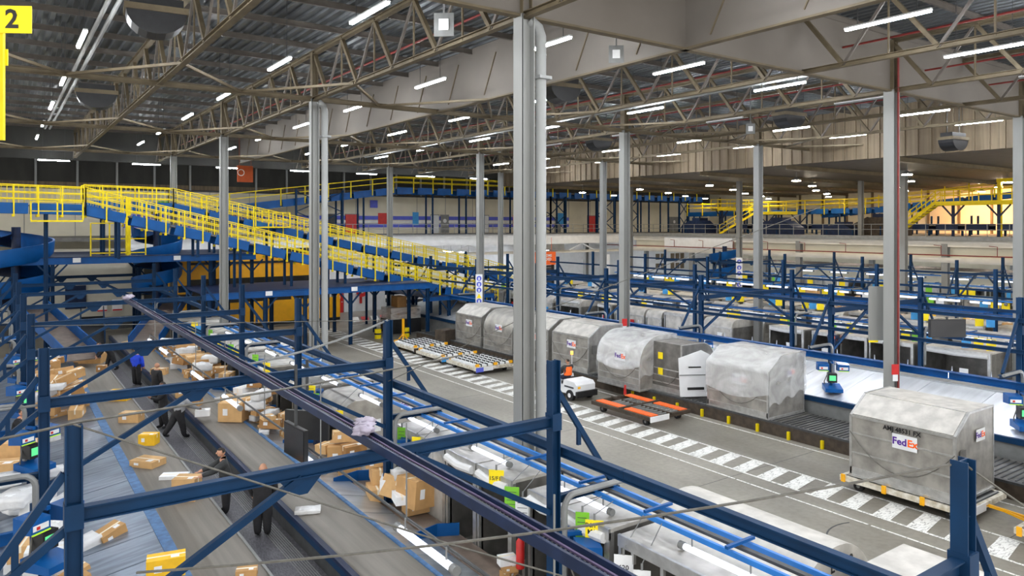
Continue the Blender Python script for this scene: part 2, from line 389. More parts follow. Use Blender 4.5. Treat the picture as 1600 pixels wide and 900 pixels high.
# ------------------------------------------------------------------ roof battens
def lamp_proto(L_, along='y', WL=2.05):
    w = .09
    d = (w, L_, .05) if along == 'y' else (L_, w, .05)
    h = (w*1.3, L_*1.02, .05) if along == 'y' else (L_*1.02, w*1.3, .05)
    e = []
    for s in (-1, 1):
        off = (0, s*L_*.35, .04) if along == 'y' else (s*L_*.35, 0, .04)
        e.append(('suspension_wire', MB().bb((-.008, -.008, 0), (.008, .008, WL)).mesh('suspension_wire', 'darkgrey'), off, None, None))
    tube = MB().box((0, 0, -.035), d).mesh('tube', 'lamp')
    return [('housing', MB().box((0, 0, .02), h).mesh('housing', 'white'), (0,0,0), None, None), ('tube', tube, (0,0,0), None, None)]+e
LP = lamp_proto(2.35); LPs = lamp_proto(2.0, 'x', 2.75)
LPm = lamp_proto(2.35, 'y', 1.65)
LPo = [(n, (MB().box((0, 0, -.035), (.09, 2.35, .05)).mesh('tube', 'grey') if n == 'tube' else me), o, p_, l) for n, me, o, p_, l in LP]
RN = ['leftmost row beside the white pipes', 'row over the two sorting belts', 'row in front of the long baffle', 'row just behind the long baffle', 'row over the crosswalk aisle', 'unlit row over the right slide', 'row behind the red-piped column', 'row over the right stations', 'second row from the right', 'rightmost row']
for i in range(10):
    for j in range(-2, 6):
        b = 2.1+5.97*i; a = 18.1+7.53*j
        if b > 46: continue
        inst(LPo if i == 5 else LP, 'batten_lamp', f'{"unlit" if i == 5 else "lit white"} roof tube lamp, {ORD[j+2]} of the {RN[i]}', 'lamp', (b, a, 14.15), 0, 'tube lamps under the roof')
for i in range(9):
    inst(LPs, 'batten_lamp', f'tube lamp across the far roof end before the dark wall, {ORD[i]} from left', 'lamp', (3.5+6.3*i, 64.8, 13.4), 0, 'cross lamps at the far end of the hall')

# ------------------------------------------------------------------ far walls, mezzanines, annex roofs
w = struct('wall_back', MB().bb((-14, 80, 0), (100, 80.3, 12.0)), 'cream')
for x in range(-10, 98, 4): ob('wall_joint', MB().bb((x, 79.97, 7.5), (x+.05, 80, 12)).mesh('wall_joint', 'grey'), w)
for z in (8.25, 9.15): ob('painted_stripe', MB().bb((10, 79.95, z), (66, 79.97, z+.45)).mesh('painted_stripe', 'lilac'), w)
ob('painted_stripe', MB().bb((10, 79.94, 8.8), (66, 79.96, 9.05)).mesh('painted_stripe', 'white'), w)
w = struct('wall_upper', MB().bb((-14, 80.1, 12.0), (100, 80.4, 15.2)), 'darkwall')
ml = MB().bb((-.09, -.12, 0), (.09, .1, 3.1)).mesh('mullion', 'pipe'); 
for i in range(22): ob('mullion', ml, w, (-7+3.3*i, 79.95, 12.0))
ob('sill', MB().bb((-14, 79.8, 11.9), (70, 80.1, 12.05)).mesh('sill', 'darkgrey'), w)
ob('ochre_band', MB().bb((-14, 79.99, 12.1), (70, 80.1, 12.55)).mesh('ochre_band', 'brownwall'), w)
w = struct('wall_lower', MB().bb((-14, 68, 0), (17, 68.3, 6.6)), 'cream_ext')
ob('wall_plinth', MB().bb((-14, 67.9, 0), (17, 68, 1.0)).mesh('wall_plinth', 'darkgrey'), w)
w = struct('wall_gate_side', MB().bb((25, 68, 0), (37, 68.3, 6.6)), 'white')
struct('wall_end', MB().bb((36.7, 68.3, 0), (37, 80, 6.6)), 'white')
struct('wall_right', MB().bb((96, -6, 0), (96.3, 80, 14)), 'cream')
rw = MB()
for i in range(22): rw.bb((95.8, 2+i*3.6, 7.5), (96, 2.25+i*3.6, 13))
struct('trim_1', rw, 'brownwall')['kind'] = 'structure'
w = struct('wall_upper_right', MB().bb((46.6, -2, 12.85), (46.8, 68, ZD)), 'brownwall')
rb = MB().bb((46.5, 0, 12.85), (46.6, .28, ZD)).mesh('cladding_rib', 'brownwall')
for i in range(85): ob('cladding_rib', rb, w, (0, 1+i*.8, 0))
struct('wall_upper_far', MB().bb((-14, 68, 13.7), (66, 68.2, ZD)), 'darkwall')
struct('ceiling_back_annex', MB().bb((-14, 68.2, 15.2), (100, 81, 15.4)), 'darkwall')
struct('ceiling_right_annex', MB().bb((46.8, -6, 12.9), (97, 68, 13.0)), 'purlin')
for i, a in enumerate(range(8, 66, 8)):
    tag(ob('annex_beam', MB().ibeam((46.8, a, 12.72), (96, a, 12.72), .2, .3).mesh('annex_beam', 'truss')), f'thin ceiling beam of the lower roof over the right mezzanine, {ORD[i]} from the camera', 'beam', 'ceiling beams over the right mezzanine')
dl = [('rod', MB().bb((-.02, -.02, .2), (.02, .02, .75)).mesh('rod', 'grey'), (0,0,0), None, None), ('shade', smooth(MB().tube([(0,0,.25), (0,0,.1), (0,0,0)], [.08, .32, .4], 12).mesh('shade', 'grey')), (0,0,0), None, None), ('bulb', MB().tube([(0,0,.0), (0,0,-.06)], .34, 12).mesh('bulb', 'down_lamp'), (0,0,0), None, None)]
for i in range(5):
    for j in range(6):
        inst(dl, 'high_bay_lamp', f'round high-bay lamp over the right mezzanine, {ORD[j]} nearest in {ORD[i]} row', 'lamp', (54+8.5*i, 18+9*j+(i % 2)*4, 12.2), 0, 'high-bay lamps over the right mezzanine')

# mezzanine slabs, fascias, railings
t = struct('floor_mezzanine', MB().bb((-14, 67.5, 7.2), (66.5, 80, 7.5)), 'plat')
ob('fascia', MB().bb((9, 67.4, 6.35), (66, 67.5, 7.45)).mesh('fascia', 'white'), t)
ob('ledge', MB().bb((9, 67.2, 7.45), (66, 67.5, 7.55)).mesh('ledge', 'grey'), t)
for i in range(14): ob('girder_brace', MB().beam((12+i*4, 67.8, 5.5), (14+i*4 if i % 2 else 10+i*4, 67.8, 6.35), .14, .14).mesh('girder_brace', 'white'), t)
ob('girder', MB().ibeam((9, 67.8, 5.4), (66, 67.8, 5.4), .3, .3).mesh('girder', 'fascia'), t)
t = struct('floor_mezzanine_right', MB().bb((66.5, -6, 7.1), (96, 80, 7.5)), 'plat')
ob('ledge', MB().bb((66.0, -6, 7.2), (66.5, 67.4, 7.55)).mesh('ledge', 'grey'), t)
ob('fascia', MB().bb((66.3, -6, 6.65), (66.5, 67.4, 7.2)).mesh('fascia', 'fascia'), t)
ob('recess_panel', MB().bb((66.8, -6, 5.7), (67, 67.4, 7.1)).mesh('recess_panel', 'cream'), t)
ob('lower_flange', MB().bb((66.2, -6, 5.3), (66.6, 67.4, 5.75)).mesh('lower_flange', 'fascia'), t)
ob('fascia_patch', MB().bb((66.15, 52, 5.75), (66.25, 62, 7.1)).mesh('fascia_patch', 'white'), t)
pp = thing('sprinkler_pipe', 'long dark red pipe along the face of the right mezzanine', 'pipe')
ob('main_pipe', MB().tube([(65.9, -2, 5.95), (65.9, 72, 5.95)], .06, 6).mesh('main_pipe', 'redpipe'), pp)
dr = MB().tube([(65.9, 0, 5.95), (65.9, 0, 6.75), (65.9, .6, 6.8)], .035, 5).mesh('dropper', 'redpipe')
for i in range(15): ob('dropper', dr, pp, (0, 4.3*i, 0))
def railing(p0, p1, lb, mt='grey', h=1.05, step=1.6, name='railing'):
    t = thing(name, lb, 'railing', p0); d = Vector(p1)-Vector(p0); n = int(d.length/step); u = d/n
    for k, z in enumerate((h, h*.55)):
        ob('rail', MB().beam((0,0,z), tuple(d+Vector((0,0,z))), .045, .045).mesh('rail', mt), t)
    pm = MB().bb((-.022, -.022, 0), (.022, .022, h)).mesh('post', mt)
    for k in range(n+1): ob('post', pm, t, u*k)
railing((12, 67.3, 7.55), (66, 67.3, 7.55), 'grey railing along the white-faced back mezzanine')
railing((66.1, 67, 7.55), (66.1, 4, 7.55), 'grey railing along the edge of the right mezzanine')
# doors and signs on the back wall
def door(n, b, a, z, wd, h, mt, win=False):
    t = struct(f'door_{n}', MB().bb((b-wd/2, a-.08, z), (b+wd/2, a-.01, z+h)), mt)
    ob('door_frame', MB().bb((b-wd/2-.08, a-.05, z), (b-wd/2, a, z+h+.08)).bb((b+wd/2, a-.05, z), (b+wd/2+.08, a, z+h+.08)).bb((b-wd/2, a-.05, z+h), (b+wd/2, a, z+h+.08)).mesh('door_frame', 'grey'), t)
    ob('door_handle', MB().bb((b+wd*.3, a-.14, z+1.0), (b+wd*.42, a-.08, z+1.08)).mesh('door_handle', 'alu_rail'), t)
    if win: ob('notice', smooth(MB().tube([(b, a-.1, z+1.5), (b, a-.08, z+1.5)], .25, 16).mesh('notice', 'white'), 40), t)
door(1, 33.6, 80, 7.55, 1.6, 2.2, 'red'); door(2, 18.2, 80, 7.55, 1.2, 2.2, 'grey', 1); door(3, 31.0, 80, 7.55, 1.2, 2.2, 'darkgrey')
door(4, 44.5, 80, 7.55, 1.1, 2.2, 'white', 1); door(5, 45.9, 80, 7.55, 1.1, 2.2, 'grey', 1); door(6, 51.8, 80, 7.55, 1.3, 2.2, 'white', 1)
door(7, 70.5, 80, 7.55, 2.0, 2.3, 'red'); door(8, 64, 80, 7.55, 1.0, 2.0, 'grey'); door(9, 27.1, 68, 0, 1.1, 2.1, 'red', 1)
door(10, 87.5, 80, 7.55, 2.0, 2.2, 'grey', 1)
def wallsign(nm, b, a, z, w, h, mt, lb, cat='sign', txt=None, tm='white', ts=.2):
    t = thing(nm, lb, cat, (b, a, z)); ob('board', MB().bb((-w/2, -.06, -h/2), (w/2, 0, h/2)).mesh('board', mt), t)
    if txt: o = ob('lettering', text_mesh(txt, ts, tm), t, (0, -.066, 0), rot=RXm['-a'])
    return t
wallsign('wall_sign', 36.3, 79.95, 11.0, .95, .9, 'lilac', 'small blue sign above the red door on the back mezzanine')
wallsign('wall_sign', 13.6, 79.95, 10.4, .9, 1.0, 'tag_green', 'small green sign on the cream back wall above the yellow rails')
wallsign('wall_sign', 72.3, 79.95, 10.8, .9, .9, 'lilac', 'small blue sign above the right red double door of the back mezzanine')
wallsign('hose_cabinet', 37.5, 79.95, 9.3, 1.3, 1.3, 'red', 'red fire hose cabinet beside the red door on the back mezzanine', 'cabinet')
wallsign('hose_cabinet', 57, 79.95, 9.1, 1.3, 1.5, 'red', 'red fire cabinet seen between the blue cross-braced posts', 'cabinet')
wallsign('wall_panel', 41.8, 79.95, 9.3, .8, 1.6, 'tag_blue', 'narrow teal panel on the back wall by the slim column', 'panel')
wallsign('wall_panel', 64.7, 79.95, 9.4, 1.4, 1.6, 'tag_blue', 'teal panel on the back wall between cross-braced posts', 'panel')
o = thing('hanging_banner', 'orange banner with white circle and lettering hanging below the roof at left', 'sign', (17.4, 64.5, 12.9)); 
ob('cloth', MB().bb((-.65, -.02, -.7), (.65, .02, .7)).bb((-.5, -.01, .7), (-.48, .01, 3.3)).bb((.48, -.01, .7), (.5, .01, 3.3)).mesh('cloth', 'banner'), o)
ring = []
for k in range(17): ring.append((-.35+.26*cos(k*pi/8), -.03, .1+.26*sin(k*pi/8)))
ob('printed_ring', MB().tube(ring, .03, 4).mesh('printed_ring', 'white'), o)
o = thing('hanging_banner', 'orange banner with white ring and lettering above the roller gate under the mezzanine', 'sign', (50.5, 66.6, 4.7)); o.rotation_euler = (0, 0, -.05)
ob('cloth', MB().bb((-2.2, -.02, -.75), (2.4, .02, .75)).bb((-1.8, -.01, .75), (-1.76, .01, 2.4)).bb((1.8, -.01, .75), (1.84, .01, 2.4)).mesh('cloth', 'orange'), o)
ring = [(-1.5+.5*cos(k*pi/8), -.04, .5*sin(k*pi/8)) for k in range(17)]
ob('printed_ring', MB().tube(ring, .05, 4).mesh('printed_ring', 'white'), o)
ob('lettering', text_mesh('CUSTOMS\nBONDED', .42, 'white', bold=.01), o, (.9, -.04, .1), rot=RXm['-a'])
# roller gate under banner
g = thing('roller_gate', 'dark roller gate below the orange banner', 'gate', (50.5, 67.2, 0)); 
for k in range(12): ob('slat', MB().bb((-2.4, 0, .3+k*.3), (2.4, .06, .57+k*.3)).mesh('slat', 'darkgrey'), g) if k else ob('slat', MB().bb((-2.4, 0, .3), (2.4, .06, .57)).mesh('slat', 'darkgrey'), g)
ob('housing', MB().bb((-2.6, -.1, 5.6), (4.2, .3, 6.3)).mesh('housing', 'grey'), g); ob('guide_post', MB().bb((2.4, -.1, 0), (2.7, .1, 5.0)).mesh('guide_post', 'black'), g)
wallsign('red_cabinet', 63.5, 79.9, 2.0, 1.5, 3.0, 'red', 'tall red cabinet behind the blue frames under the mezzanine', 'cabinet')
wallsign('notice_board', 62, 67.9, 3.6, 1.2, 2.6, 'paper', 'tall white notice board with blue heading under the mezzanine corner', 'board')
# wall openings and slots under mezzanine right
w = struct('wall_under_mezzanine', MB().bb((37, 79.6, 0), (96, 79.8, 7)), 'white')
for i in range(6):
    for j in range(2):
        if i in (2,): continue
        ob('wall_tile', MB().bb((83+i*1.1, 79.5, 3.2-j*1.5), (83.8+i*1.1, 79.6, 4.1-j*1.5)).mesh('wall_tile', 'brownwall'), w)
cm = MB().ibeam((0,0,0), (0,0,6.9), .5, .5, .04, (1,0,0)).mesh('support_column', 'column')
for i, (b, a) in enumerate(((66.2, 58), (66.2, 44), (66.2, 30), (66.2, 17), (80, 58), (80, 44), (80, 30), (62, 72), (75, 74))):
    tag(ob('support_column', cm, None, (b+.3, a, 0)), f'grey support column below the right mezzanine, {ORD[i]} of nine', 'column', 'support columns below the right mezzanine')
# noticeboards on lower left wall
wallsign('wall_poster', 5.15, 67.95, 2.75, 1.45, 1.85, 'navy', 'tall dark blue poster on the cream wall at the end of the belts', 'poster')
wallsign('wall_poster', 7.0, 67.95, 1.9, .7, .9, 'paper', 'white poster with red foot strip, left of two on the cream end wall', 'poster')
wallsign('wall_poster', 8.1, 67.95, 1.95, .75, .95, 'paper', 'white poster with red foot strip, right of two on the cream end wall', 'poster')
for x in (7.0, 8.1):
    tag(ob('poster_strip', MB().bb((x-.35, 67.86, 1.5), (x+.35, 67.888, 1.62)).mesh('poster_strip', 'red')), 'red strip at the foot of the ' + ('left' if x < 7.5 else 'right') + ' white wall poster', 'strip', 'red strips of the two posters')
# hose reel
t = thing('hose_reel', 'round red fire hose reel on the white wall beside the red door', 'hose reel', (29.4, 67.7, 2.0))
ob('reel', smooth(MB().tube([(0, -.25, 0), (0, 0, 0)], .55, 18).mesh('reel', 'red'), 40), t); ob('hub', smooth(MB().tube([(0, -.3, 0), (0, -.24, 0)], .18, 12).mesh('hub', 'white'), 40), t)
ob('bracket', MB().bb((-.1, 0, -1.2), (.1, .2, -.3)).mesh('bracket', 'red'), t)
# white partition box and bench near the hatched zone
t = thing('white_cabin', 'white panelled cabin block with dark bench under it by the hatched floor', 'cabin', (34, 65, 0))
ob('wall_panel', MB().bb((-2.6, -1.2, 1.3), (2.8, 1.5, 4.2)).mesh('wall_panel', 'white'), t); ob('bench', MB().bb((-2.6, -1.1, .9), (2.8, 1.4, 1.3)).mesh('bench', 'darkgrey'), t)
for x in (-2.3, -.8, .8, 2.4): ob('leg', MB().bb((x, -1, 0), (x+.15, -.85, .9)).mesh('leg', 'grey'), t)
# yellow gate
t = thing('yellow_gate', 'big amber yellow lift gate with railing at the far dock behind the slim column', 'gate', (14.5, 62.2, 0))
ob('gate_panel', MB().bb((0, 0, .35), (10.5, .12, 2.15)).mesh('gate_panel', 'amber'), t); ob('kick_strip', MB().bb((0, -.02, .1), (10.5, .12, .35)).mesh('kick_strip', 'black'), t)
ob('rail', MB().bb((0, 0, 2.85), (10.5, .12, 3.02)).mesh('rail', 'amber'), t)
for k in range(6): ob('post', MB().bb((k*2.05, -.02, 2.1), (k*2.05+.2, .14, 3.4)).mesh('post', 'amber'), t)
ob('upper_panel', MB().bb((-3.2, 2.5, 4.0), (10.5, 2.6, 6.0)).mesh('upper_panel', 'amber'), t); ob('upper_strip', MB().bb((-3.2, 2.4, 5.2), (10.5, 2.5, 5.4)).mesh('upper_strip', 'black'), t)
ob('side_panel', MB().bb((-3.4, 1.0, .3), (-2.0, 1.1, 5.5)).mesh('side_panel', 'amber'), t)
struct('wall_dock', MB().bb((10, 67.2, 0), (25, 67.5, 6.4)), 'darkwall')

# ------------------------------------------------------------------ blue platforms
def platform(nm, lb, b0, b1, a0, a1, z, posts, zb=0, hb=.42):
    t = thing(nm, lb, 'platform', (b0, a0, zb))
    ob('front_beam', MB().ibeam((0, 0, z-hb/2-zb), (b1-b0, 0, z-hb/2-zb), .2, hb).mesh('front_beam', 'blue_bright'), t)
    ob('rear_beam', MB().ibeam((0, a1-a0, z-hb/2-zb), (b1-b0, a1-a0, z-hb/2-zb), .2, hb).mesh('rear_beam', 'blue'), t)
    ob('side_beam', MB().ibeam((b1-b0, 0, z-hb/2-zb), (b1-b0, a1-a0, z-hb/2-zb), .2, hb).mesh('side_beam', 'blue'), t)
    ob('deck', MB().bb((0, 0, z-zb), (b1-b0, a1-a0, z+.05-zb)).mesh('deck', 'navy'), t)
    pm = MB().ibeam((0,0,0), (0,0,z-hb-zb), .22, .22, .02, (1,0,0)).mesh('post', 'blue')
    kn = MB().beam((0,0,z-hb-zb-.9), (.8,0,z-hb-zb), .1, .1).beam((0,0,z-hb-zb-.9), (-.8,0,z-hb-zb), .1, .1).mesh('knee_brace', 'blue')
    for x, y in posts: ob('post', pm, t, (x-b0, y-a0, 0)); ob('knee_brace', kn, t, (x-b0, y-a0, 0))
    lbm = MB().bb((0, -.12, 0), (.45, -.1, .3)).mesh('label_plate', 'white')
    for x in [b0+4+6*k for k in range(int((b1-b0)/7))]: ob('label_plate', lbm, t, (x-b0, 0, z-hb/2-.1-zb))
    return t
platform('conveyor_platform', 'blue steel platform under the lower end of the yellow-railed conveyors', 10.5, 26.8, 49, 56, 4.15, [(11, 49), (14.5, 49), (17.2, 49), (20.6, 49.3), (26.7, 49.1), (26.2, 51.2), (24.6, 54), (22, 55.9), (26.7, 55.9), (13, 55.9), (17, 55.9)])
platform('conveyor_platform', 'blue steel platform carrying the spiral chutes at left', -6, 15.6, 55, 66, 6.4, [(-2, 55), (2.9, 55), (2.9, 60), (8.6, 60), (12.5, 55.3), (13.6, 59), (15.4, 55.3), (15.4, 62), (9, 65.5), (11, 55)])
platform('conveyor_platform', 'low blue platform just behind the parked round-top containers', 26.9, 33.5, 50.2, 57, 2.9, [(29.2, 50.2), (33, 50.2), (29.5, 56.9), (33, 56.9)], hb=.3)

# ------------------------------------------------------------------ inclined conveyors with yellow rails
def rail_run(t, p0, p1, off, h=1.05, step=1.15, mesh=True, drop=.75):
    """yellow rail on one side of a conveyor, pieces as parts of t"""
    p0, p1 = Vector(p0), Vector(p1); d = p1-p0; n = max(1, round(d.length/step)); u = d/n; o = Vector((0, off, 0))
    for z in (h, h*.62, h*.25): ob('guard_rail', MB().beam(p0+o+Vector((0,0,z)), p1+o+Vector((0,0,z)), .055, .055).mesh('guard_rail', 'yellow'), t)
    pm = MB().bb((-.035, -.035, -drop), (.035, .035, h)).bb((-.09, -.05, -drop-.05), (.05, .05, -drop+.08)).mesh('guard_post', 'yellow')
    for k in range(n+1):
        ob('guard_post', pm, t, p0+o+u*k)
    if mesh:
        mb = MB(); m_ = int(d.length/.28)
        for k in range(m_):
            q = p0+o+d*(k/m_); mb.bb((q.x-.008, q.y-.008, q.z+.02), (q.x+.008, q.y+.008, q.z+h))
        x = ob('mesh_infill', mb.mesh('mesh_infill', 'yellow'), t); x['kind'] = 'stuff'
def conveyor(lb, pts, a, w=1.5, legs=(), legz=None, mt='blue_bright', rails=True, mesh=True, hb=.62, sides=(1, -1)):
    t = thing('inclined_conveyor', lb, 'conveyor', (pts[0][0], a, 0)); x0 = pts[0][0]
    for (xa, za), (xb, zb) in zip(pts, pts[1:]):
        L_ = math.hypot(xb-xa, zb-za); n = max(1, round(L_/2.6))
        for k in range(n):
            f0, f1 = k/n, (k+1)/n-.012
            p0 = (xa-x0+(xb-xa)*f0, 0, za+(zb-za)*f0); p1 = (xa-x0+(xb-xa)*f1, 0, za+(zb-za)*f1)
            sp = MB().beam((p0[0], 0, p0[2]-hb/2), (p1[0], 0, p1[2]-hb/2), .08, hb).mesh('side_panel', mt)
            for s in (-1, 1): ob('side_panel', sp, t, (0, s*w/2, 0))
        ob('belt', MB().beam((xa-x0, 0, za-.12), (xb-x0, 0, zb-.12), w-.1, .06).mesh('belt', 'belt'), t)
        if rails:
            for s in sides: rail_run(t, (xa-x0, 0, za), (xb-x0, 0, zb), s*(w/2+.1), mesh=mesh)
    for x, z0, z1 in legs:
        for s in (-1, 1): ob('leg', MB().ibeam((x-x0, s*w/2, z0), (x-x0, s*w/2, z1), .16, .16, .02, (1,0,0)).mesh('leg', 'blue'), t)
    return t
def zl(pts, x):
    for (xa, za), (xb, zb) in zip(pts, pts[1:]):
        if xa <= x <= xb: return za+(zb-za)*(x-xa)/(xb-xa)-.6
P1 = [(-4, 9.9), (4.4, 9.75)]; P1b = [(4.4, 9.75), (34.5, 2.35)]
conveyor('upper level run of the front yellow-railed conveyor at the left edge', P1, 52, legs=[(x, 0, 9.2) for x in (-1.5, 2.4)])
conveyor('front blue conveyor with yellow rails sloping down from upper left to the parked containers', P1b, 52, legs=[(x, (6.4 if x < 11 else 4.2 if x < 27 else 0), zl(P1b, x)) for x in (6.2, 10.8, 13.5, 17, 21, 25, 29, 32.5)])
P2 = [(4.8, 10.2), (10.4, 10.1)]; P2b = [(10.4, 10.1), (37.5, 4.2), (44, 2.3)]
conveyor('level run of the rear yellow-railed conveyor behind the front one', P2, 58, legs=[(6, 6.4, 9.5), (9.5, 6.4, 9.5)])
conveyor('rear blue conveyor with yellow rails sloping down behind the front one', P2b, 58, legs=[(x, (6.4 if x < 15 else 0), zl(P2b, x)) for x in (13.2, 17.5, 22, 26, 30, 34, 37, 41)])
P3 = [(16, 10.1), (36.5, 12.75), (88, 12.75)]
t = conveyor('high blue conveyor along the back mezzanine wall, rising from left then level', P3, 75, w=1.6, rails=False, mt='blue_bright', hb=.75, legs=[(x, 7.5, zl(P3, x)) for x in (21, 30, 32.5, 41, 45.5, 48, 53, 60.5, 66, 71, 76, 80, 84)])
for s in (1, -1):
    for (xa, za), (xb, zb) in zip(P3, P3[1:]):
        for z in (1.15, .6): ob('guard_rail', MB().beam((xa-16, s*.9, za+z), (xb-16, s*.9, zb+z), .08, .08).mesh('guard_rail', 'yellow'), t)
pm = MB().bb((-.05, -.05, -.6), (.05, .05, 1.15)).mesh('guard_post', 'yellow')
for k in range(29):
    x = 2.5*k; z = zl(P3, 16+x)
    if z: ob('guard_post', pm, t, (x, -.9, z+.6))
# cross-braced trestles under it
for i, (xa, xb) in enumerate(((25, 30), (52.4, 54.8), (58, 60.5), (53, 58), (66, 69), (71, 73.5), (82, 84))):
    t = thing('braced_trestle', f'blue cross-braced trestle under the high conveyor, {ORD[i]} one', 'trestle', (xa, 73.9, 7.5), 0, 'blue trestles under the high conveyor')
    for x in (0, xb-xa): ob('leg', MB().bb((x-.09, -.09, 0), (x+.09, .09, 4.7)).mesh('leg', 'blue'), t)
    for z0, z1 in ((.3, 2.4), (2.4, 4.5)):
        ob('cross_brace', MB().beam((0, 0, z0), (xb-xa, 0, z1), .09, .09).mesh('cross_brace', 'blue'), t); ob('cross_brace', MB().beam((0, .05, z1), (xb-xa, .05, z0), .09, .09).mesh('cross_brace', 'blue'), t)
# service balconies on the front conveyors
for i, (x, z, a) in enumerate(((2.9, 8.7, 51.0), (17.3, 8.3, 57.0))):
    t = thing('service_landing', ('small yellow landing hung on the front conveyor at the top of its slope', 'small yellow landing between the two sloping conveyors')[i], 'landing', (x, a, z))
    ob('floor_plate', MB().bb((-1.3, -.6, 0), (1.3, .3, .1)).mesh('floor_plate', 'yellow'), t)
    for xx in (-1.3, 0, 1.3): ob('post', MB().bb((xx-.04, -.6, .1), (xx+.04, -.52, 1.2)).mesh('post', 'yellow'), t)
    for zz in (.6, 1.15): ob('rail', MB().bb((-1.3, -.6, zz), (1.3, -.55, zz+.05)).mesh('rail', 'yellow'), t)
t = thing('service_cage', 'yellow railed cage standing on the left blue platform beside the spiral chute', 'cage', (6.8, 56.5, 6.45))
for xx in (-1.7, -.6, .5, 1.6): ob('post', MB().bb((xx-.04, -.6, 0), (xx+.04, -.52, 2.2)).mesh('post', 'yellow'), t)
for zz in (.15, 1.1, 2.15): ob('rail', MB().bb((-1.7, -.6, zz), (1.6, -.55, zz+.07)).mesh('rail', 'yellow'), t)
ob('ladder_post', MB().bb((.5, .3, 0), (.8, .6, 4.0)).mesh('ladder_post', 'yellow'), t)

# ------------------------------------------------------------------ spiral chutes
def spiral(lb, b, a, z0, turns, r, pitch, ph=0, wall=.75):
    t = thing('spiral_chute', lb, 'chute', (b, a, z0), 0, 'blue spiral chutes')
    n = int(turns*28); vi, vo = [], []
    mbf, mbw = MB(), MB(); fv, wv = [], []
    for k in range(n+1):
        th = ph+k*2*pi/28; z = pitch*k/28
        cx, sx = cos(th), sin(th)
        fv += [(.28*cx, .28*sx, z+.1), (r*.6*cx, r*.6*sx, z-.1), (r*.93*cx, r*.93*sx, z-.02)]
        wv += [(r*.93*cx, r*.93*sx, z-.12), (r*1.03*cx, r*1.03*sx, z+.15), (r*1.06*cx, r*1.06*sx, z+wall), (r*1.0*cx, r*1.0*sx, z+wall)]
    mbf.add(fv, [(3*k+j, 3*k+j+1, 3*k+j+4, 3*k+j+3) for k in range(n) for j in (0, 1)])
    mbw.add(wv, [(4*k+j, 4*k+j+1, 4*k+j+5, 4*k+j+4) for k in range(n) for j in (0, 1, 2)])
    ob('chute_floor', smooth(mbf.mesh('chute_floor', 'navy')), t); ob('outer_wall', smooth(mbw.mesh('outer_wall', 'blue_bright'), 50), t)
    ob('centre_post', smooth(MB().tube([(0,0,-.5), (0,0,pitch*turns+.5)], .26, 14).mesh('centre_post', 'navy'), 40), t)
    return t
spiral('blue spiral chute at the left picture edge', 1.0, 56.5, 3.4, 2.3, 2.0, 1.95, 2.2, .95)
spiral('blue spiral chute right of the left one, below the sloping conveyor', 9.5, 58.2, 3.3, 2.4, 1.6, 1.85, 1.0, .85)
spiral('blue spiral chute under the right mezzanine beside the tiled wall', 65.5, 52.5, 2.2, 2.0, 1.6, 1.75, .5, .8)
def trough(lb, p0, p1, w, mt='blue_bright', inner='brownfloor', hw=.5, cat='chute', nm='delivery_chute'):
    t = thing(nm, lb, cat, p0); d = Vector(p1)-Vector(p0)
    sd = Vector((d.y, -d.x, 0)).normalized()*w/2
    ob('bed', MB().beam((0,0,0), d, w, .06).mesh('bed', inner), t)
    for s in (-1, 1): ob('side_wall', MB().beam(sd*s+Vector((0,0,hw/2)), d+sd*s+Vector((0,0,hw/2)), .06, hw).mesh('side_wall', mt), t)
trough('blue-sided chute dropping onto the far left slide', (1.6, 54.6, 3.4), (3.7, 44, 1.5), 1.6, hw=.6)
trough('blue-sided chute dropping onto the far end of the right belt', (11.2, 59.0, 3.3), (6.9, 46.5, 1.6), 1.6, hw=.6)
trough('short dark chute between the far ends of the belts', (5.2, 56, 2.4), (4.6, 49.5, 1.5), 1.3, 'blue', 'rubber', hw=.7)
trough('blue chute running from the right spiral toward the stations', (66.5, 51, 2.2), (71.5, 38, 1.2), 1.4, hw=.6)
trough('blue curved feed chute behind the foreground column', (44.5, 58, 2.2), (46.5, 49, 1.0), 1.4, hw=.6)

# ------------------------------------------------------------------ right mezzanine machinery
# -- machinery
M3 = conveyor('blue conveyor with yellow rails along the right mezzanine wall, left stretch', [(0, 10.3), (30, 10.6)], 0, rails=False, hb=.6, legs=[(x, 7.5, 9.9) for x in range(1, 30, 4)])
M3.location = (80, 70, 0); M3.rotation_euler = (0, 0, -pi/2+.15)
for s in (-1, 1):
    for z in (1.1, .6): ob('guard_rail', MB().beam((0, s*.85, 10.3+z), (30, s*.85, 10.6+z), .08, .08).mesh('guard_rail', 'yellow'), M3)
for k in range(13): ob('guard_post', pm, M3, (2.4*k, -.85, 10.4))
M4 = conveyor('blue conveyor rising along the right mezzanine wall, right stretch', [(0, 10.0), (22, 12.0), (40, 12.2)], 0, rails=False, hb=.6, legs=[(x, 7.5, 9.5) for x in range(1, 38, 4)])
M4.location = (84, 52, 0); M4.rotation_euler = (0, 0, -pi/2)
for s in (-1, 1):
    for z in (1.1, .6): ob('guard_rail', MB().beam((0, s*.85, 10.0+z), (22, s*.85, 12.0+z), .08, .08).mesh('guard_rail', 'yellow'), M4)
for k in range(9): ob('guard_post', pm, M4, (2.4*k, -.85, 10.2+.22*k))
M5 = conveyor('low dark blue conveyor behind the right mezzanine railing', [(0, 8.6), (58, 8.6)], 0, rails=False, hb=.6, mt='navy', legs=[(x, 7.5, 8.0) for x in range(1, 58, 3)])
M5.location = (75, 66, 0); M5.rotation_euler = (0, 0, -pi/2)
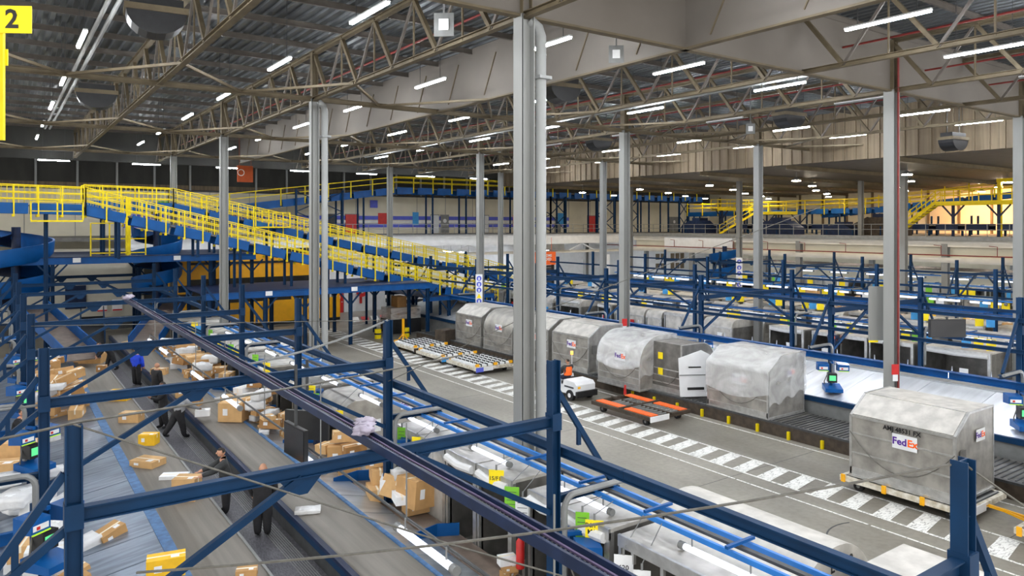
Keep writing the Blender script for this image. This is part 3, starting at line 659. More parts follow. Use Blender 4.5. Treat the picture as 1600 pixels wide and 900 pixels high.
def stair(lb, x, y, z, run, rise, ang, wd=1.0, mt='yellow'):
    t = thing('steel_stair', lb, 'stairs', (x, y, z), ang)
    for s in (-1, 1):
        ob('stringer', MB().beam((0, s*wd/2, 0), (run, s*wd/2, rise), .06, .25).mesh('stringer', mt), t)
        for h in (1.0, .55): ob('handrail', MB().beam((0, s*wd/2, h), (run, s*wd/2, rise+h), .06, .06).mesh('handrail', mt), t)
    n = int(rise/.25)
    tr = MB().bb((0, -wd/2, 0), (.26, wd/2, .04)).mesh('tread', 'darkgrey')
    for k in range(n): ob('tread', tr, t, (run*k/n, 0, rise*k/n))
    hp = MB().bb((-.03, -wd/2-.03, 0), (.03, -wd/2+.03, 1.05)).mesh('post', mt)
    for k in range(6): ob('post', hp, t, (run*k/5, 0, rise*k/5)); ob('post', hp, t, (run*k/5, wd, rise*k/5))
def walkway(lb, x, y, z, l, ang, wd=1.2, legs=True, zb=7.5):
    t = thing('service_walkway', lb, 'walkway', (x, y, z), ang)
    ob('deck', MB().bb((0, -wd/2, -.1), (l, wd/2, 0)).mesh('deck', 'darkgrey'), t)
    for s in (-1, 1):
        ob('edge_beam', MB().bb((0, s*wd/2-.05, -.25), (l, s*wd/2+.05, .1)).mesh('edge_beam', 'yellow'), t)
        for h in (1.1, .6): ob('rail', MB().bb((0, s*wd/2-.03, h), (l, s*wd/2+.03, h+.06)).mesh('rail', 'yellow'), t)
        ps = MB().bb((-.03, s*wd/2-.03, 0), (.03, s*wd/2+.03, 1.1)).mesh('post', 'yellow')
        for k in range(int(l/1.5)+1): ob('post', ps, t, (min(l, 1.5*k), 0, 0))
    if legs:
        lg = MB().bb((-.1, -.1, zb-z), (.1, .1, -.25)).beam((0, 0, -1.3), (.9, 0, -.25), .12, .12).beam((0, 0, -1.3), (-.9, 0, -.25), .12, .12).mesh('leg', 'navy')
        for k in range(max(2, int(l/4))): ob('leg', lg, t, (1.2+k*3.6, 0, 0))
stair('yellow steel stair climbing to the right on the mezzanine, left of the orange-lit wall', 69.0, 35.8, 7.5, 4.0, 3.0, -pi/2)
walkway('yellow railed walkway in front of the orange-lit wall', 69.0, 31.7, 10.5, 17, -pi/2)
stair('yellow steel stair climbing to the right at the corner of the mezzanines', 70.2, 57.0, 7.5, 4.2, 2.6, -.9)
walkway('yellow railed platform at the top of the corner stair', 72.9, 53.9, 10.0, 4.5, -.9)
walkway('yellow railed crossover above the corner machinery', 73.5, 60.5, 10.6, 6, -.2)
t = thing('yellow_gantry', 'tall yellow gantry frame over the walkway at far right', 'gantry', (70.2, 27.3, 7.5))
for y in (0, -6): ob('post', MB().bb((-.15, y-.15, 0), (.15, y+.15, 4.7)).mesh('post', 'yellow'), t)
ob('beam', MB().bb((-.15, -6.2, 4.7), (.15, .2, 5.0)).mesh('beam', 'yellow'), t)
# machinery blocks on right mezzanine behind railing
for i, (x, y, l, h, mt) in enumerate(((70, 47, 5, 1.5, 'navy'), (69.5, 40, 3.5, 1.0, 'navy'), (71, 36, 5.0, 1.8, 'rust'), (72.5, 61, 4, 1.6, 'navy'))):
    t = thing('sorter_drive', f'dark {"brown" if mt == "rust" else "blue"} sorter machine behind the right mezzanine railing, {ORD[i]} of four', 'machine', (x, y, 7.5))
    ob('body', MB().prism([(0, 0), (l, 0), (l, h*.6), (l*.7, h), (l*.25, h), (0, h*.5)], 'x', 0, 2).mesh('body', mt), t); ob('hood', MB().bb((.2, l*.3, h), (1.8, l*.6, h+.35)).mesh('hood', 'navy'), t)
    for k in range(3): ob('leg', MB().bb((-.05, k*l*.4, 0), (.05, k*l*.4+.12, h*.5)).mesh('leg', 'blue'), t)
# orange work light in the right corner of the mezzanine
la = bpy.data.lights.new('amber_light', 'AREA'); la.energy = 1700; la.size = 3; la.color = (1, .5, .2)
lo = bpy.data.objects.new('amber_light', la); COL.objects.link(lo); lo.location = (91, 38, 12.3); lo.rotation_euler = (0, radians(-35), 0)

# ------------------------------------------------------------------ near-left yellow number sign, heaters, ducts
t = thing('number_sign', 'yellow sign with a black number 2 at the top left on a yellow pole', 'sign', (.1, 9.2, 9.38), -TH*.9)
ob('pole', MB().bb((-.1, -.02, 0), (-.045, .02, 1.2)).mesh('pole', 'yellow'), t)
ob('board', MB().bb((-.16, -.045, 1.1), (.25, -.03, 1.38)).mesh('board', 'tag_yellow'), t)
ob('numeral', text_mesh('2', .27, 'black', .002, .006), t, (.06, -.05, 1.235), rot=RXm['-a'])
ob('rear_board', MB().bb((-.1, .03, .78), (-.03, .045, .95)).mesh('rear_board', 'tag_yellow'), t)
for z in (.02, .4, .7): ob('rung', MB().bb((-.4, -.015, z), (-.1, .015, z+.035)).mesh('rung', 'yellow'), t)
ob('hanger', MB().bb((-.46, -.03, 0), (-.4, .03, 5.9)).mesh('hanger', 'yellow'), t)
def heater(b, a, z, s, lb):
    t = thing('unit_heater', lb, 'heater', (b, a, z), -.1, 'dark unit heaters under the roof')
    prof = [(-.9, .15), (.9, .15)] + [(.9*cos(q), .15-.75*sin(q)) for q in [pi*k/10 for k in range(1, 10)]]
    ob('shell', MB().prism(prof, 'y', -.5, .5).mesh('shell', 'black'), t); ob('band', MB().bb((-.95, -.55, .12), (.95, .55, .32)).mesh('band', 'truss'), t)
    ob('top_box', MB().bb((-.8, -.4, .32), (.8, .4, .6)).mesh('top_box', 'black'), t)
    for x in (-.7, .7): ob('hanger_rod', MB().bb((x-.02, -.02, .6), (x+.02, .02, (ZD-z)/s+.05)).mesh('hanger_rod', 'darkgrey'), t)
    t.scale = (s, s, s)
heater(3.66, 22.6, 14.3, .85, 'black round-bottomed heater hanging at the top left'); heater(3.7, 38, 14.3, .9, 'black heater farther back at upper left')
heater(18.9, 23.4, 14.0, .8, 'black heater hanging right of the foreground column top'); heater(33.4, 37.3, 14.1, .9, 'small black heater over the middle of the right stations')
heater(32.1, 21.8, 13.8, .8, 'black heater left of the red-piped column'); heater(42.3, 18.7, 13.0, .8, 'black heater at upper right near the edge column')
for i, (b, a, z, s) in enumerate(((9.85, 17.2, 13.9, .9), (15.4, 16.4, 13.7, .75), (33.2, 24.9, 13.7, .8))):
    t = thing('square_detector', ('square grey panel hanging below the roof truss near the top centre', 'square grey panel hanging below the baffle right of the foreground column', 'small square device hanging under a truss at upper right')[i], 'panel', (b, a, z), -.7)
    ob('plate', MB().bb((-.3*s, -.02, -.35*s), (.3*s, .02, .35*s)).mesh('plate', 'grey'), t); ob('inner_plate', MB().bb((-.15*s, -.04, -.17*s), (.15*s, -.02, .17*s)).mesh('inner_plate', 'paper'), t)
    ob('bracket', MB().beam((0, 0, .3*s), (0, 0, ZD-z), .04, .04).mesh('bracket', 'grey'), t)
for i, b in enumerate((2.72, 3.0)):
    t = thing('roof_duct', f'long white pipe under the roof at upper left, {("left", "right")[i]} of the pair', 'pipe', (b, 0, 15.2))
    ob('pipe', smooth(MB().tube([(0, 12, 0), (0, 60, 0)], .07, 10).mesh('pipe', 'column'), 40), t)
for i, (b, z) in enumerate(((12.2, 15.0), (14.0, 15.2), (20.6, 15.1), (25.3, 15.0), (31.4, 14.9), (37.0, 14.9))):
    t = thing('sprinkler_line', f'thin dark red sprinkler pipe under the roof, {ORD[i]} from the left', 'pipe', (b, 0, z), 0, 'sprinkler pipes under the roof')
    ob('pipe', MB().tube([(0, 8, 0), (0, 64, 0)], .04, 6).mesh('pipe', 'redpipe'), t)
for i, (b, z) in enumerate(((32.0, 14.4), (26.4, 14.5))):
    t = thing('roof_duct', f'long thin white pipe in front of the brown upper wall, {("higher", "lower")[i]} one', 'pipe', (b, 0, z))
    ob('pipe', smooth(MB().tube([(0, 15, 0), (0, 60, 0)], .09, 8).mesh('pipe', 'grey'), 40), t)

# ------------------------------------------------------------------ blue portal frames over the belts
AG = [3.7+7.17*k for k in range(9)]
def gantry(off, a, lb, arms=(1, 1), top=5.95, grp='blue portal frames over the sorting belts', left=True, right=True):
    t = thing('portal_frame', lb, 'frame', (off, a, 0), 0, grp)
    xl, xr, zb = .8, 8.6, 4.8
    for x, on in ((xl, left), (xr, right)):
        if not on: continue
        ob('post', MB().ibeam((x, 0, 0), (x, 0, top), .18, .2, .02, (1,0,0)).mesh('post', 'blue'), t)
        s = -1 if x == xl else 1
        ob('end_plate', MB().bb((x-.108, -.115, zb-.16), (x+.108, .115, zb+.16)).mesh('end_plate', 'blue'), t)
        ob('outrigger_arm', MB().ibeam((x+s*.1, 0, 3.32), (x+s*1.65, 0, 3.32), .12, .14).mesh('outrigger_arm', 'blue'), t)
        ob('tie_brace', MB().beam((x+s*.1, 0, 5.35), (x+s*1.45, 0, 3.42), .08, .1).mesh('tie_brace', 'blue'), t)
        ob('tie_web', MB().beam((x+s*.62, 0, 4.6), (x+s*.62, 0, 4.25), .06, .08).mesh('tie_web', 'blue'), t)
        pts = [(x+s*.15, -.14, 1.6), (x+s*.15, -.14, 3.15)]+[(x+s*(.15+.25*(1-cos(q))), -.14, 3.15+.25*sin(q)) for q in (.4, .8, 1.2, pi/2)]+[(x+s*1.7, -.14, 3.4)]
        ob('conduit', smooth(MB().tube(pts, .06, 8).mesh('conduit', 'grey'), 40), t)
    ob('crossbar', MB().ibeam((xl, 0, zb), (xr, 0, zb), .14, .2).mesh('crossbar', 'blue'), t)
    ob('knee_brace', MB().beam((3.75, 0, zb-.1), (xl+.1, 0, 3.1), .1, .1).mesh('knee_brace', 'blue'), t)
    ob('knee_brace', MB().beam((5.65, 0, zb-.1), (xr-.1, 0, 3.1), .1, .1).mesh('knee_brace', 'blue'), t)
    gp = MB().prism([(-.35, 0), (.35, 0), (.1, -.28), (-.1, -.28)], 'y', -.012, .012).mesh('gusset_plate', 'blue')
    for x in (3.75, 5.65): ob('gusset_plate', gp, t, (x, 0, zb-.08))
    if left and off < 1: ob('outer_brace', MB().beam((xl, 0, 4.7), (xl-2.2, 0, 3.0), .1, .1).mesh('outer_brace', 'blue'), t)
    return t
for k, a in enumerate(AG):
    gantry(0, a, f'dark blue portal frame spanning the two left belts, {ORD[k]} from the camera')
for k, a in enumerate(AG[1:]):
    gantry(28.8, a, f'blue portal frame behind the large right metal slide, {ORD[k]} from the camera', grp='blue portal frames over the right slide')
for k, a in enumerate(AG[2:8]):
    gantry(56.8, a, f'distant blue portal frame just before the right mezzanine, {ORD[k]} from the camera', grp='blue portal frames before the right mezzanine')
def runway(b, z, a0, a1, lb, w=.13, h=.19, mt='blue', nm='runway_beam'):
    t = thing(nm, lb, 'beam', (b, a0, z)); a = a0; 
    while a < a1-.1:
        ob('beam_section', MB().ibeam((0, a-a0, 0), (0, min(a+7.15, a1)-a0, 0), w, h).mesh('beam_section', mt), t); a += 7.17
    return t
runway(8.78, 4.22, 2, 61, 'long dark blue beam tying the right posts of the left portal frames')
runway(29.42, 5.15, 9, 62, 'upper long blue beam along the posts behind the right slide', h=.14)
runway(29.42, 4.05, 9, 62, 'middle long blue beam along the posts behind the right slide', h=.14)
runway(29.4, 2.85, 6, 62, 'thick double blue beam right above the large metal slide', w=.34, h=.26, mt='blue_bright')
runway(37.58, 4.6, 9, 62, 'long blue beam over the container row behind the right slide', h=.14)
runway(37.58, 3.1, 9, 62, 'lower blue beam over the container row behind the right slide', h=.14)
runway(57.3, 5.0, 14, 60, 'far thin blue beam before the right mezzanine, upper', h=.14); runway(57.3, 3.4, 14, 60, 'far thin blue beam before the right mezzanine, lower', h=.14)
runway(48.6, 4.6, 12, 62, 'blue beam over the far container row, upper', h=.14); runway(48.6, 3.3, 12, 62, 'blue beam over the far container row, lower', h=.16, mt='blue_bright')
pm = MB().ibeam((0,0,0), (0,0,5.9), .18, .2, .02, (1,0,0)).mesh('frame_post', 'blue')
for k, a in enumerate(AG[1:8]):
    tag(ob('frame_post', pm, None, (48.4, a+1, 0)), f'blue post standing in the far container row, {ORD[k]} from the camera', 'post', 'posts in the far container row')
# light blue lamp rails with station lamps and hanging tags
STL = [('tube', smooth(MB().tube([(0, -.75, 0), (0, .75, 0)], .055, 10).mesh('tube', 'station_lamp'), 40), (0,0,0), None, None),
       ('end_cap', smooth(MB().tube([(0, -.86, 0), (0, -.75, 0)], .07, 10).mesh('end_cap', 'grey'), 40), (0,0,0), None, None),
       ('end_cap', smooth(MB().tube([(0, .75, 0), (0, .86, 0)], .07, 10).mesh('end_cap', 'grey'), 40), (0,0,0), None, None),
       ('hook', MB().bb((-.01, -.6, .05), (.01, -.58, .22)).mesh('hook', 'grey'), (0,0,0), None, None), ('hook', MB().bb((-.01, .58, .05), (.01, .6, .22)).mesh('hook', 'grey'), (0,0,0), None, None)]
SLT = smooth(MB().tube([(0, -.75, 0), (0, .75, 0)], .055, 10).mesh('tube', 'slope_fill_light'), 40)
def lamp_rail(b, z, a0, a1, lb, s=1, where='', lamps=True, step=3.58, sc=1.0, mt='blue_light'):
    t = thing('lamp_rail', lb, 'rail', (b, a0, z))
    for x in (0, .5*s): ob('rail_channel', MB().bb((x-.03, 0, -.045), (x+.03, a1-a0, .045)).mesh('rail_channel', mt), t)
    ob('cable_duct', MB().bb((.25*s-.05, 0, .0), (.25*s+.05, a1-a0, .05)).mesh('cable_duct', 'darkgrey'), t)
    n = int((a1-a0)/1.8); cr = MB().bb((-.1 if s > 0 else -.6, -.03, .08), (.6 if s > 0 else .1, .03, .13)).mesh('cross_tie', 'blue_bright')
    for k in range(n): ob('cross_tie', cr, t, (0, .8+1.8*k, 0))
    if lamps:
        a = a0+1.2; k = 0
        while a < a1-1:
            inst(STL, 'station_lamp', f'white tube lamp at {where}, {ORD[k]} nearest', 'lamp', (b, a, z-.24), 0, 'station lamps at '+where, (sc,)*3); a += step; k += 1
for k, a in enumerate((5, 8, 11, 14, 17, 20, 23, 26, 29, 32, 35, 38, 41, 44)):
    inst([(n_, (m_ if n_ != 'tube' else SLT), o_, p_, l_) for n_, m_, o_, p_, l_ in STL], 'station_lamp', f'white tube lamp under the double beam over the large right slope, {ORD[k]} from the camera', 'lamp', (29.7, a, 2.79), 0, 'added fill lights over the large right slope', (1.6, 1.4, 1.6))  # glowing tubes hidden behind the beam, added to brighten the slope
lamp_rail(9.62, 3.25, 3.2, 40, 'light blue double lamp rail over the docked left containers', 1, 'the left container row', step=3.4)
lamp_rail(38.5, 3.25, 10, 60, 'light blue lamp rail over the containers behind the right slide', 1, 'the row behind the right slide', step=2.5, sc=1.2, mt='blue_bright')
lamp_rail(47.8, 3.25, 13, 60, 'light blue lamp rail over the far container row', -1, 'the far container row', step=2.6, sc=1.35, mt='blue_bright')
lamp_rail(56.6, 3.3, 16, 60, 'far light blue lamp rail before the mezzanine', -1, 'the frames before the mezzanine', step=2.8, sc=1.45)
lamp_rail(66.9, 3.4, 14, 56, 'light blue lamp rail just below the mezzanine edge', 1, 'the edge below the mezzanine', step=3.2, sc=1.5)
lamp_rail(78, 3.4, 16, 56, 'light blue lamp rail deep under the right mezzanine', 1, 'the deep stations under the mezzanine', step=4.2, sc=1.3)
lamp_rail(-.35, 3.2, 12, 40, 'light blue lamp rail along the left picture edge', -1, 'the left edge row', step=3.4)
TAGN = {'tag_yellow': 'yellow', 'tag_green': 'green', 'tag_blue': 'blue', 'paper': 'white'}
def tagcard(b, a, z, mt, lb, txt=None, w=.26, h=.38, rz=-.8, grp='cards hanging over the work stations'):
    t = thing('hanging_card', lb, 'card', (b, a, z), rz, grp)
    ob('card', MB().bb((-w/2, -.006, -h), (w/2, .006, 0)).mesh('card', mt), t)
    ob('clip', MB().bb((-.02, -.01, 0), (.02, .01, .12)).mesh('clip', 'grey'), t)
    if 8 < b < 9.6:
        v = Matrix.Rotation(-rz, 3, 'Z') @ Vector((9.6-b, 0, max(.15, 3.25-z))); ob('hanger', MB().beam((0, 0, .1), v, .012, .012).mesh('hanger', 'grey'), t)
    if txt:
        ob('lettering', text_mesh(txt, w*.36, 'black', .001, .002), t, (0, -.009, -h*.45), rot=RXm['-a'])
    return t
def lines_on(t, w, h, n=4):
    for k in range(n): ob('printed_line', MB().bb((-w*.36, -.009, -h*(.2+.17*k)-.012), (w*.3, -.007, -h*(.2+.17*k))).mesh('printed_line', 'darkgrey'), t)
for (b, px_a, z, mt, lb, tx, w, h) in (
    (9.1, 10.62, 3.05, 'tag_green', 'green card hanging beside the yellow B6/F15 card', None, .26, .5),
    (9.12, 10.3, 3.0, 'tag_yellow', 'yellow card reading B6/F15 MAC over the open docked container', 'B6/F15\nMAC', .34, .36),
    (9.1, 9.5, 2.65, 'paper', 'white card reading 620 on the open docked container', '620', .34, .5),
    (9.1, 9.05, 2.55, 'paper', 'white card reading UCG960 on the open docked container', 'UCG960', .3, .34),
    (9.1, 13.55, 3.05, 'tag_yellow', 'yellow card reading 15/F13 left of the foreground column', '15/F13', .34, .42),
    (9.1, 12.95, 2.85, 'tag_green', 'green card with lines left of the foreground column', None, .32, .52),
    (9.1, 12.55, 2.75, 'paper', 'white sheet next to the green card left of the foreground column', None, .32, .6),
    (9.1, 18.2, 2.95, 'tag_green', 'green card by the white docked container', None, .26, .55),
    (9.1, 17.3, 2.9, 'tag_yellow', 'yellow card by the white docked container', 'B6/F13', .3, .4),
    (9.1, 17.0, 2.8, 'tag_blue', 'blue card behind the yellow card at the white container', None, .26, .5),
    (8.9, 22.3, 2.6, 'tag_yellow', 'yellow card over the man at the open grey container', None, .34, .5),
    (9.0, 25.0, 2.9, 'tag_yellow', 'yellow card left of the tall blue post, hanging over a dark container', None, .3, .5),
    (9.0, 24.6, 2.7, 'tag_green', 'green card pair hanging over a dark container behind the cable', None, .28, .6),
    (9.0, 30.2, 2.9, 'tag_yellow', 'yellow card by the man in dark jacket', None, .3, .5), (9.0, 31.8, 3.0, 'tag_green', 'green card by the man in dark jacket', None, .28, .6),
    (9.0, 35.8, 2.9, 'tag_green', 'green card at the far left stations', None, .3, .6), (9.0, 35.0, 2.8, 'tag_yellow', 'yellow card at the far left stations', None, .34, .5),
    (9.0, 38.2, 3.0, 'tag_yellow', 'second yellow card at the far left stations', None, .34, .6), (9.0, 40, 3.1, 'tag_green', 'second green card at the far left stations', None, .34, .6),
    (9.0, 39.2, 3.0, 'paper', 'white sheet among the cards at the far left stations', None, .34, .6), (9.0, 43.5, 3.1, 'tag_yellow', 'farthest yellow card at the left stations', None, .4, .6),
    (9.0, 42.6, 3.0, 'tag_blue', 'farthest blue card at the left stations', None, .4, .6),
    (1.0, 12.6, 2.75, 'tag_green', 'green strip card hanging by the nearest left post', None, .16, 1.0)):
    t = tagcard(b, px_a, z, mt, lb, tx, w, h)
    if not tx and mt != 'tag_blue': lines_on(t, w, h)
rng = random.Random(3)
def cards_row(b, a0, a1, z, where, step=3.6, sc=1.0):
    a = a0; k = 0; cnt = {}
    while a < a1:
        cs = rng.sample(['tag_yellow', 'tag_green', 'tag_blue', 'paper', 'tag_yellow'], rng.choice((1, 2, 2, 3)))
        for j, mt in enumerate(cs):
            w = .42*sc; cnt[mt] = cnt.get(mt, 0)+1; t = tagcard(b, a+j*w*1.3, z, mt, f'{TAGN[mt]} card hanging at {where}, {ORD[cnt[mt]-1]} {TAGN[mt]} one', None, w, .55*sc)
        a += step*rng.uniform(.85, 1.2); k += 1
cards_row(38.5, 12, 58, 3.1, 'the row behind the right slide', 3.4)
cards_row(47.8, 15, 58, 3.1, 'the far container row', 3.4, 1.1)
cards_row(56.6, 18, 58, 3.15, 'the frames before the mezzanine', 3.6, 1.25)
cards_row(66.9, 17, 54, 3.25, 'the stations below the mezzanine edge', 3.6, 1.25)
# cable tray along the left module and lower lamp line
t = thing('cable_tray', 'long grey wire cable tray running over the left belts toward the camera', 'tray', (5.0, 3, 5.0))
for x in (-.11, .11): ob('side_rail', MB().bb((x-.02, 0, -.07), (x+.02, 35.5, .07)).mesh('side_rail', 'navy'), t)
mb = MB()
for k in range(440): mb.bb((-.11, k*.08, -.05), (.11, k*.08+.012, -.035))
o = ob('wire_rungs', mb.mesh('wire_rungs', 'alu_rail'), t); o['kind'] = 'stuff'
for k, x in enumerate((-.06, -.01, .05)): ob('cable', MB().tube([(x+.02*sin(i*1.3+k), i*1.0, -.01+.01*k) for i in range(36)], .018, 5).mesh('cable', ('cord', 'darkgrey', 'violet_cable')[k]), t)
t = thing('lamp_line', 'thin grey conduit below the cable tray carrying the belt lamps', 'conduit', (6.35, 5, 2.95))
ob('conduit', MB().tube([(0, 0, 0), (0, 36, 0)], .03, 6).mesh('conduit', 'darkgrey'), t)
for k in range(8): ob('drop_rod', MB().bb((-.012, 3+k*4.5, 0), (.012, 3.02+k*4.5, 1.8)).mesh('drop_rod', 'grey'), t)
for k, a in enumerate((4.6, 11.6, 17.6, 24.8, 29.6, 36.4, 39.6)):
    inst(STL, 'belt_lamp', f'white tube lamp hanging low over the right belt, {ORD[k]} from the camera', 'lamp', (6.25, a, 2.75), 0, 'tube lamps over the right belt', (1.25, 1.3, 1.25))
# steel cables
def cable(lb, pts, r=.014, mt='cord', sag=0.0):
    P_ = []
    for (p, q) in zip(pts, pts[1:]):
        p, q = Vector(p), Vector(q)
        for k in range(8): 
            f = k/8; v = p.lerp(q, f); v.z -= sag*4*f*(1-f); P_.append(v)
    P_.append(Vector(pts[-1]))
    return single('steel_cable', MB().tube(P_, r, 5), mt, lb, 'cable')
cable('thin steel cable from the nearest right post top sloping up to the right', [(.72, AG[1], 5.95), (11.0, AG[0]+7.2, 5.2)][:2] if 0 else [(8.62, AG[0], 5.92), (1.3, AG[1]-1.6, 4.55)], .016, sag=.15)
cable('thin cable from the near right post running off the lower right', [(8.62, AG[0], 5.9), (10.8, 1.9, 3.9)], .012)
cable('cable from the nearest left post top sweeping up to the right over the belts', [(-1.5, AG[1]-.1, 5.9), (.8, AG[1], 5.98), (8.5, AG[2]-4, 5.6)], .018, sag=.05)
cable('cable falling from the nearest left post to the lower right across the belts', [(.8, AG[1], 5.96), (5.0, AG[1]-2.3, 4.2), (8.6, AG[1]-3.2, 2.6)], .014)
cable('thick cable sweeping from the second right post top down to the cable tray', [(8.6, AG[2], 5.95), (5.1, AG[2]+.6, 5.05)], .03, 'grey', .12)
cable('thin cable stretched across the aisle from the second right post', [(8.6, AG[2], 4.3), (12, AG[2]-1.2, 5.8), (24, AG[1]+4, 9.2)], .012)
cable('thin cable from the second right post top toward the far aisle', [(8.6, AG[2], 5.95), (0.8, AG[3], 5.6)], .01)
cable('grey horizontal cable at the left edge, upper', [(-2, AG[2], 4.75), (.8, AG[2], 4.78)], .03, 'grey')

# ------------------------------------------------------------------ left sorting module: slides, belts, walkway
t = thing('sorting_belt', 'left grey sorting belt with yellow parcels, edged by a blue strip', 'belt conveyor', (3.35, 8, 0))
ob('belt', MB().bb((.05, 0, .98), (1.4, 46, 1.03)).mesh('belt', 'belt'), t)
ob('side_skirt', MB().bb((1.4, 0, .5), (1.46, 46, 1.06)).mesh('side_skirt', 'grey'), t); ob('frame', MB().bb((.1, 0, .15), (1.35, 46, .98)).mesh('frame', 'navy'), t)
ob('edge_strip', MB().bb((-.22, 0, 1.02), (.05, 46, 1.06)).mesh('edge_strip', 'strip_blue'), t)
for k in range(24): ob('support_leg', MB().bb((.2, .5+2*k, 0), (.3, .6+2*k, .15)).mesh('support_leg', 'navy'), t)
t = thing('walkway', 'ribbed dark grey walkway between the two belts where people stand', 'walkway', (4.82, 8, 0))
ob('tread', MB().bb((0, 0, .7), (1.13, 46, .8)).mesh('tread', 'walk'), t)
rb = MB()
for k in range(7): rb.bb((.66+.055*k, 0, .8), (.675+.055*k, 46, .812))
o = ob('rib', rb.mesh('rib', 'grey'), t); o['kind'] = 'stuff'
for k in range(12): ob('joist', MB().bb((0, 1+k*4, 0), (1.13, 1.1+k*4, .7)).mesh('joist', 'navy'), t)
t = thing('sorting_belt', 'right grey sorting belt with dark blue side wall and few parcels', 'belt conveyor', (5.95, 7, 0))
ob('side_wall', MB().bb((0, 0, .35), (.06, 47, 1.27)).mesh('side_wall', 'darkgrey'), t); ob('top_rail', MB().bb((-.03, 0, 1.27), (.1, 47, 1.36)).mesh('top_rail', 'navy'), t)
ob('blue_skirt', MB().bb((-.02, 0, 1.12), (0, 47, 1.27)).mesh('blue_skirt', 'blue'), t)
ob('belt', MB().bb((.1, 0, 1.28), (1.4, 47, 1.33)).mesh('belt', 'belt'), t); ob('frame', MB().bb((.06, 0, .2), (1.35, 47, 1.28)).mesh('frame', 'navy'), t)
ob('edge_strip', MB().bb((1.4, 0, 1.3), (1.5, 47, 1.36)).mesh('edge_strip', 'strip_blue'), t)
for k in range(24): ob('support_leg', MB().bb((.2, .5+2*k, 0), (.3, .6+2*k, .2)).mesh('support_leg', 'navy'), t)
def slide(lb, x0, z0, x1, z1, a0, a1, mt, panel=1.45, front=None):
    t = thing('metal_slide', lb, 'slide', (0, a0, 0)); a = 0; n = int((a1-a0)/panel)
    mb = MB().beam((x0, panel/2, z0), (x1, panel/2, z1), panel-.02, .05)
    me = mb.mesh('slide_sheet', mt)
    for k in range(n): ob('slide_sheet', me, t, (0, k*panel, (k % 3)*.004))
    L_ = a1-a0
    ob('support_wall', MB().bb((x1-.05, 0, 0), (x1+.05, L_, min(z0, z1)-.1)).mesh('support_wall', 'grey'), t)
    for k in range(int(L_/3)): ob('trestle', MB().bb((x0-.05, k*3+.2, 0), (x0+.05, k*3+.3, z0-.04)).mesh('trestle', 'navy'), t)
    return t
slide('left slope of dull metal sheets carrying cartons beside the left belt', 3.13, 1.02, -1.2, .35, 8, 54, 'slide_dull')
t = slide('bright metal slope right of the right belt below the tube lamps', 7.45, 1.3, 8.35, 1.06, 7, 54, 'slide_left')
t = thing('packing_table', 'brown packing surface between the bright slope and the docked containers', 'table', (8.35, 7, 0))
ob('top', MB().bb((0, 0, .95), (.8, 47, 1.03)).mesh('top', 'brownfloor'), t)
for k in range(16): ob('leg', MB().bb((.35, .4+3*k, 0), (.45, .5+3*k, .95)).mesh('leg', 'navy'), t)
for k, a in enumerate((15.4, 20.1, 24.6, 29.6, 34.4, 38.6, 42.3)):
    t = thing('blue_divider', f'bent blue sheet divider on the packing surface, {ORD[k]} from the camera', 'divider', (8.55, a, 1.03), .25, 'blue dividers between packing places')
    ob('plate', MB().bb((-.75, 0, 0), (.1, .03, .3)).mesh('plate', 'blue_bright'), t); ob('bent_end', MB().beam((.1, .015, .15), (.5, -.35, .15), .03, .3).mesh('bent_end', 'blue_bright'), t)
for k, (a, s) in enumerate(((22.0, 1), (27.5, 1), (33, 1), (38, 1))):
    t = thing('blue_divider', f'low blue kerb on the left slope, {ORD[k]} from the camera', 'divider', (.4, a, .62), 0, 'blue kerbs on the left slope')
    ob('plate', MB().bb((-.9, 0, -.05), (1.1, .03, .25)).mesh('plate', 'blue_bright'), t); ob('top_flange', MB().bb((-.9, -.08, .25), (1.1, .06, .28)).mesh('top_flange', 'blue_bright'), t)

# right module: big slide, belt, platform of the parked containers
t = slide('large bright metal slope on the right with a blue lower edge', 32.2, 1.95, 28.55, 1.2, 3, 60, 'slide_metal', 2.4)
ob('blue_edge', MB().bb((28.4, 0, 1.02), (28.58, 57, 1.22)).mesh('blue_edge', 'blue'), t)
t = thing('sorting_belt', 'grey belt at the top of the large right slope', 'belt conveyor', (32.2, 3, 0))
ob('belt', MB().bb((.05, 0, 1.93), (1.3, 57, 2.0)).mesh('belt', 'grey'), t); ob('frame', MB().bb((.1, 0, .1), (1.25, 57, 1.93)).mesh('frame', 'navy'), t); ob('edge_strip', MB().bb((-.1, 0, 1.96), (.05, 57, 2.02)).mesh('edge_strip', 'grey'), t)
ob('base', MB().bb((.1, 0, 0), (1.25, 57, .1)).mesh('base', 'darkgrey'), t)
slide('far metal slope falling toward the container row behind the right posts', 34.9, 1.9, 37.2, 1.2, 6, 60, 'slide_metal', 2.4)
t = thing('loading_platform', 'low roller platform with dark edge under the parked containers', 'platform', (25.7, 3, 0))
ob('edge', MB().bb((0, 0, 0), (.12, 46, .5)).mesh('edge', 'rust'), t)
ob('edge_rail', MB().bb((-.02, 0, .48), (.14, 46, .56)).mesh('edge_rail', 'darkgrey'), t)
dk = MB().bb((.14, .02, .4), (2.65, 3.0, .5)).mesh('deck_plate', 'plat')
rl = MB(); 
for k in range(14): rl.bb((.3, .15+k*.2, .5), (2.5, .19+k*.2, .53))
rlm = rl.mesh('roller_row', 'darkgrey')
for k in range(15): ob('deck_plate', dk, t, (0, 3.05*k, 0)); ob('roller_row', rlm, t, (0, 3.05*k, 0))['kind'] = 'stuff'
for k in range(15): ob('frame_leg', MB().bb((2.4, k*3+.1, 0), (2.5, k*3+.2, .4)).mesh('frame_leg', 'darkgrey'), t)
bm_ = MB().bb((0,0,0), (.1,.1,.32)).mesh('marker_block', 'yellow')
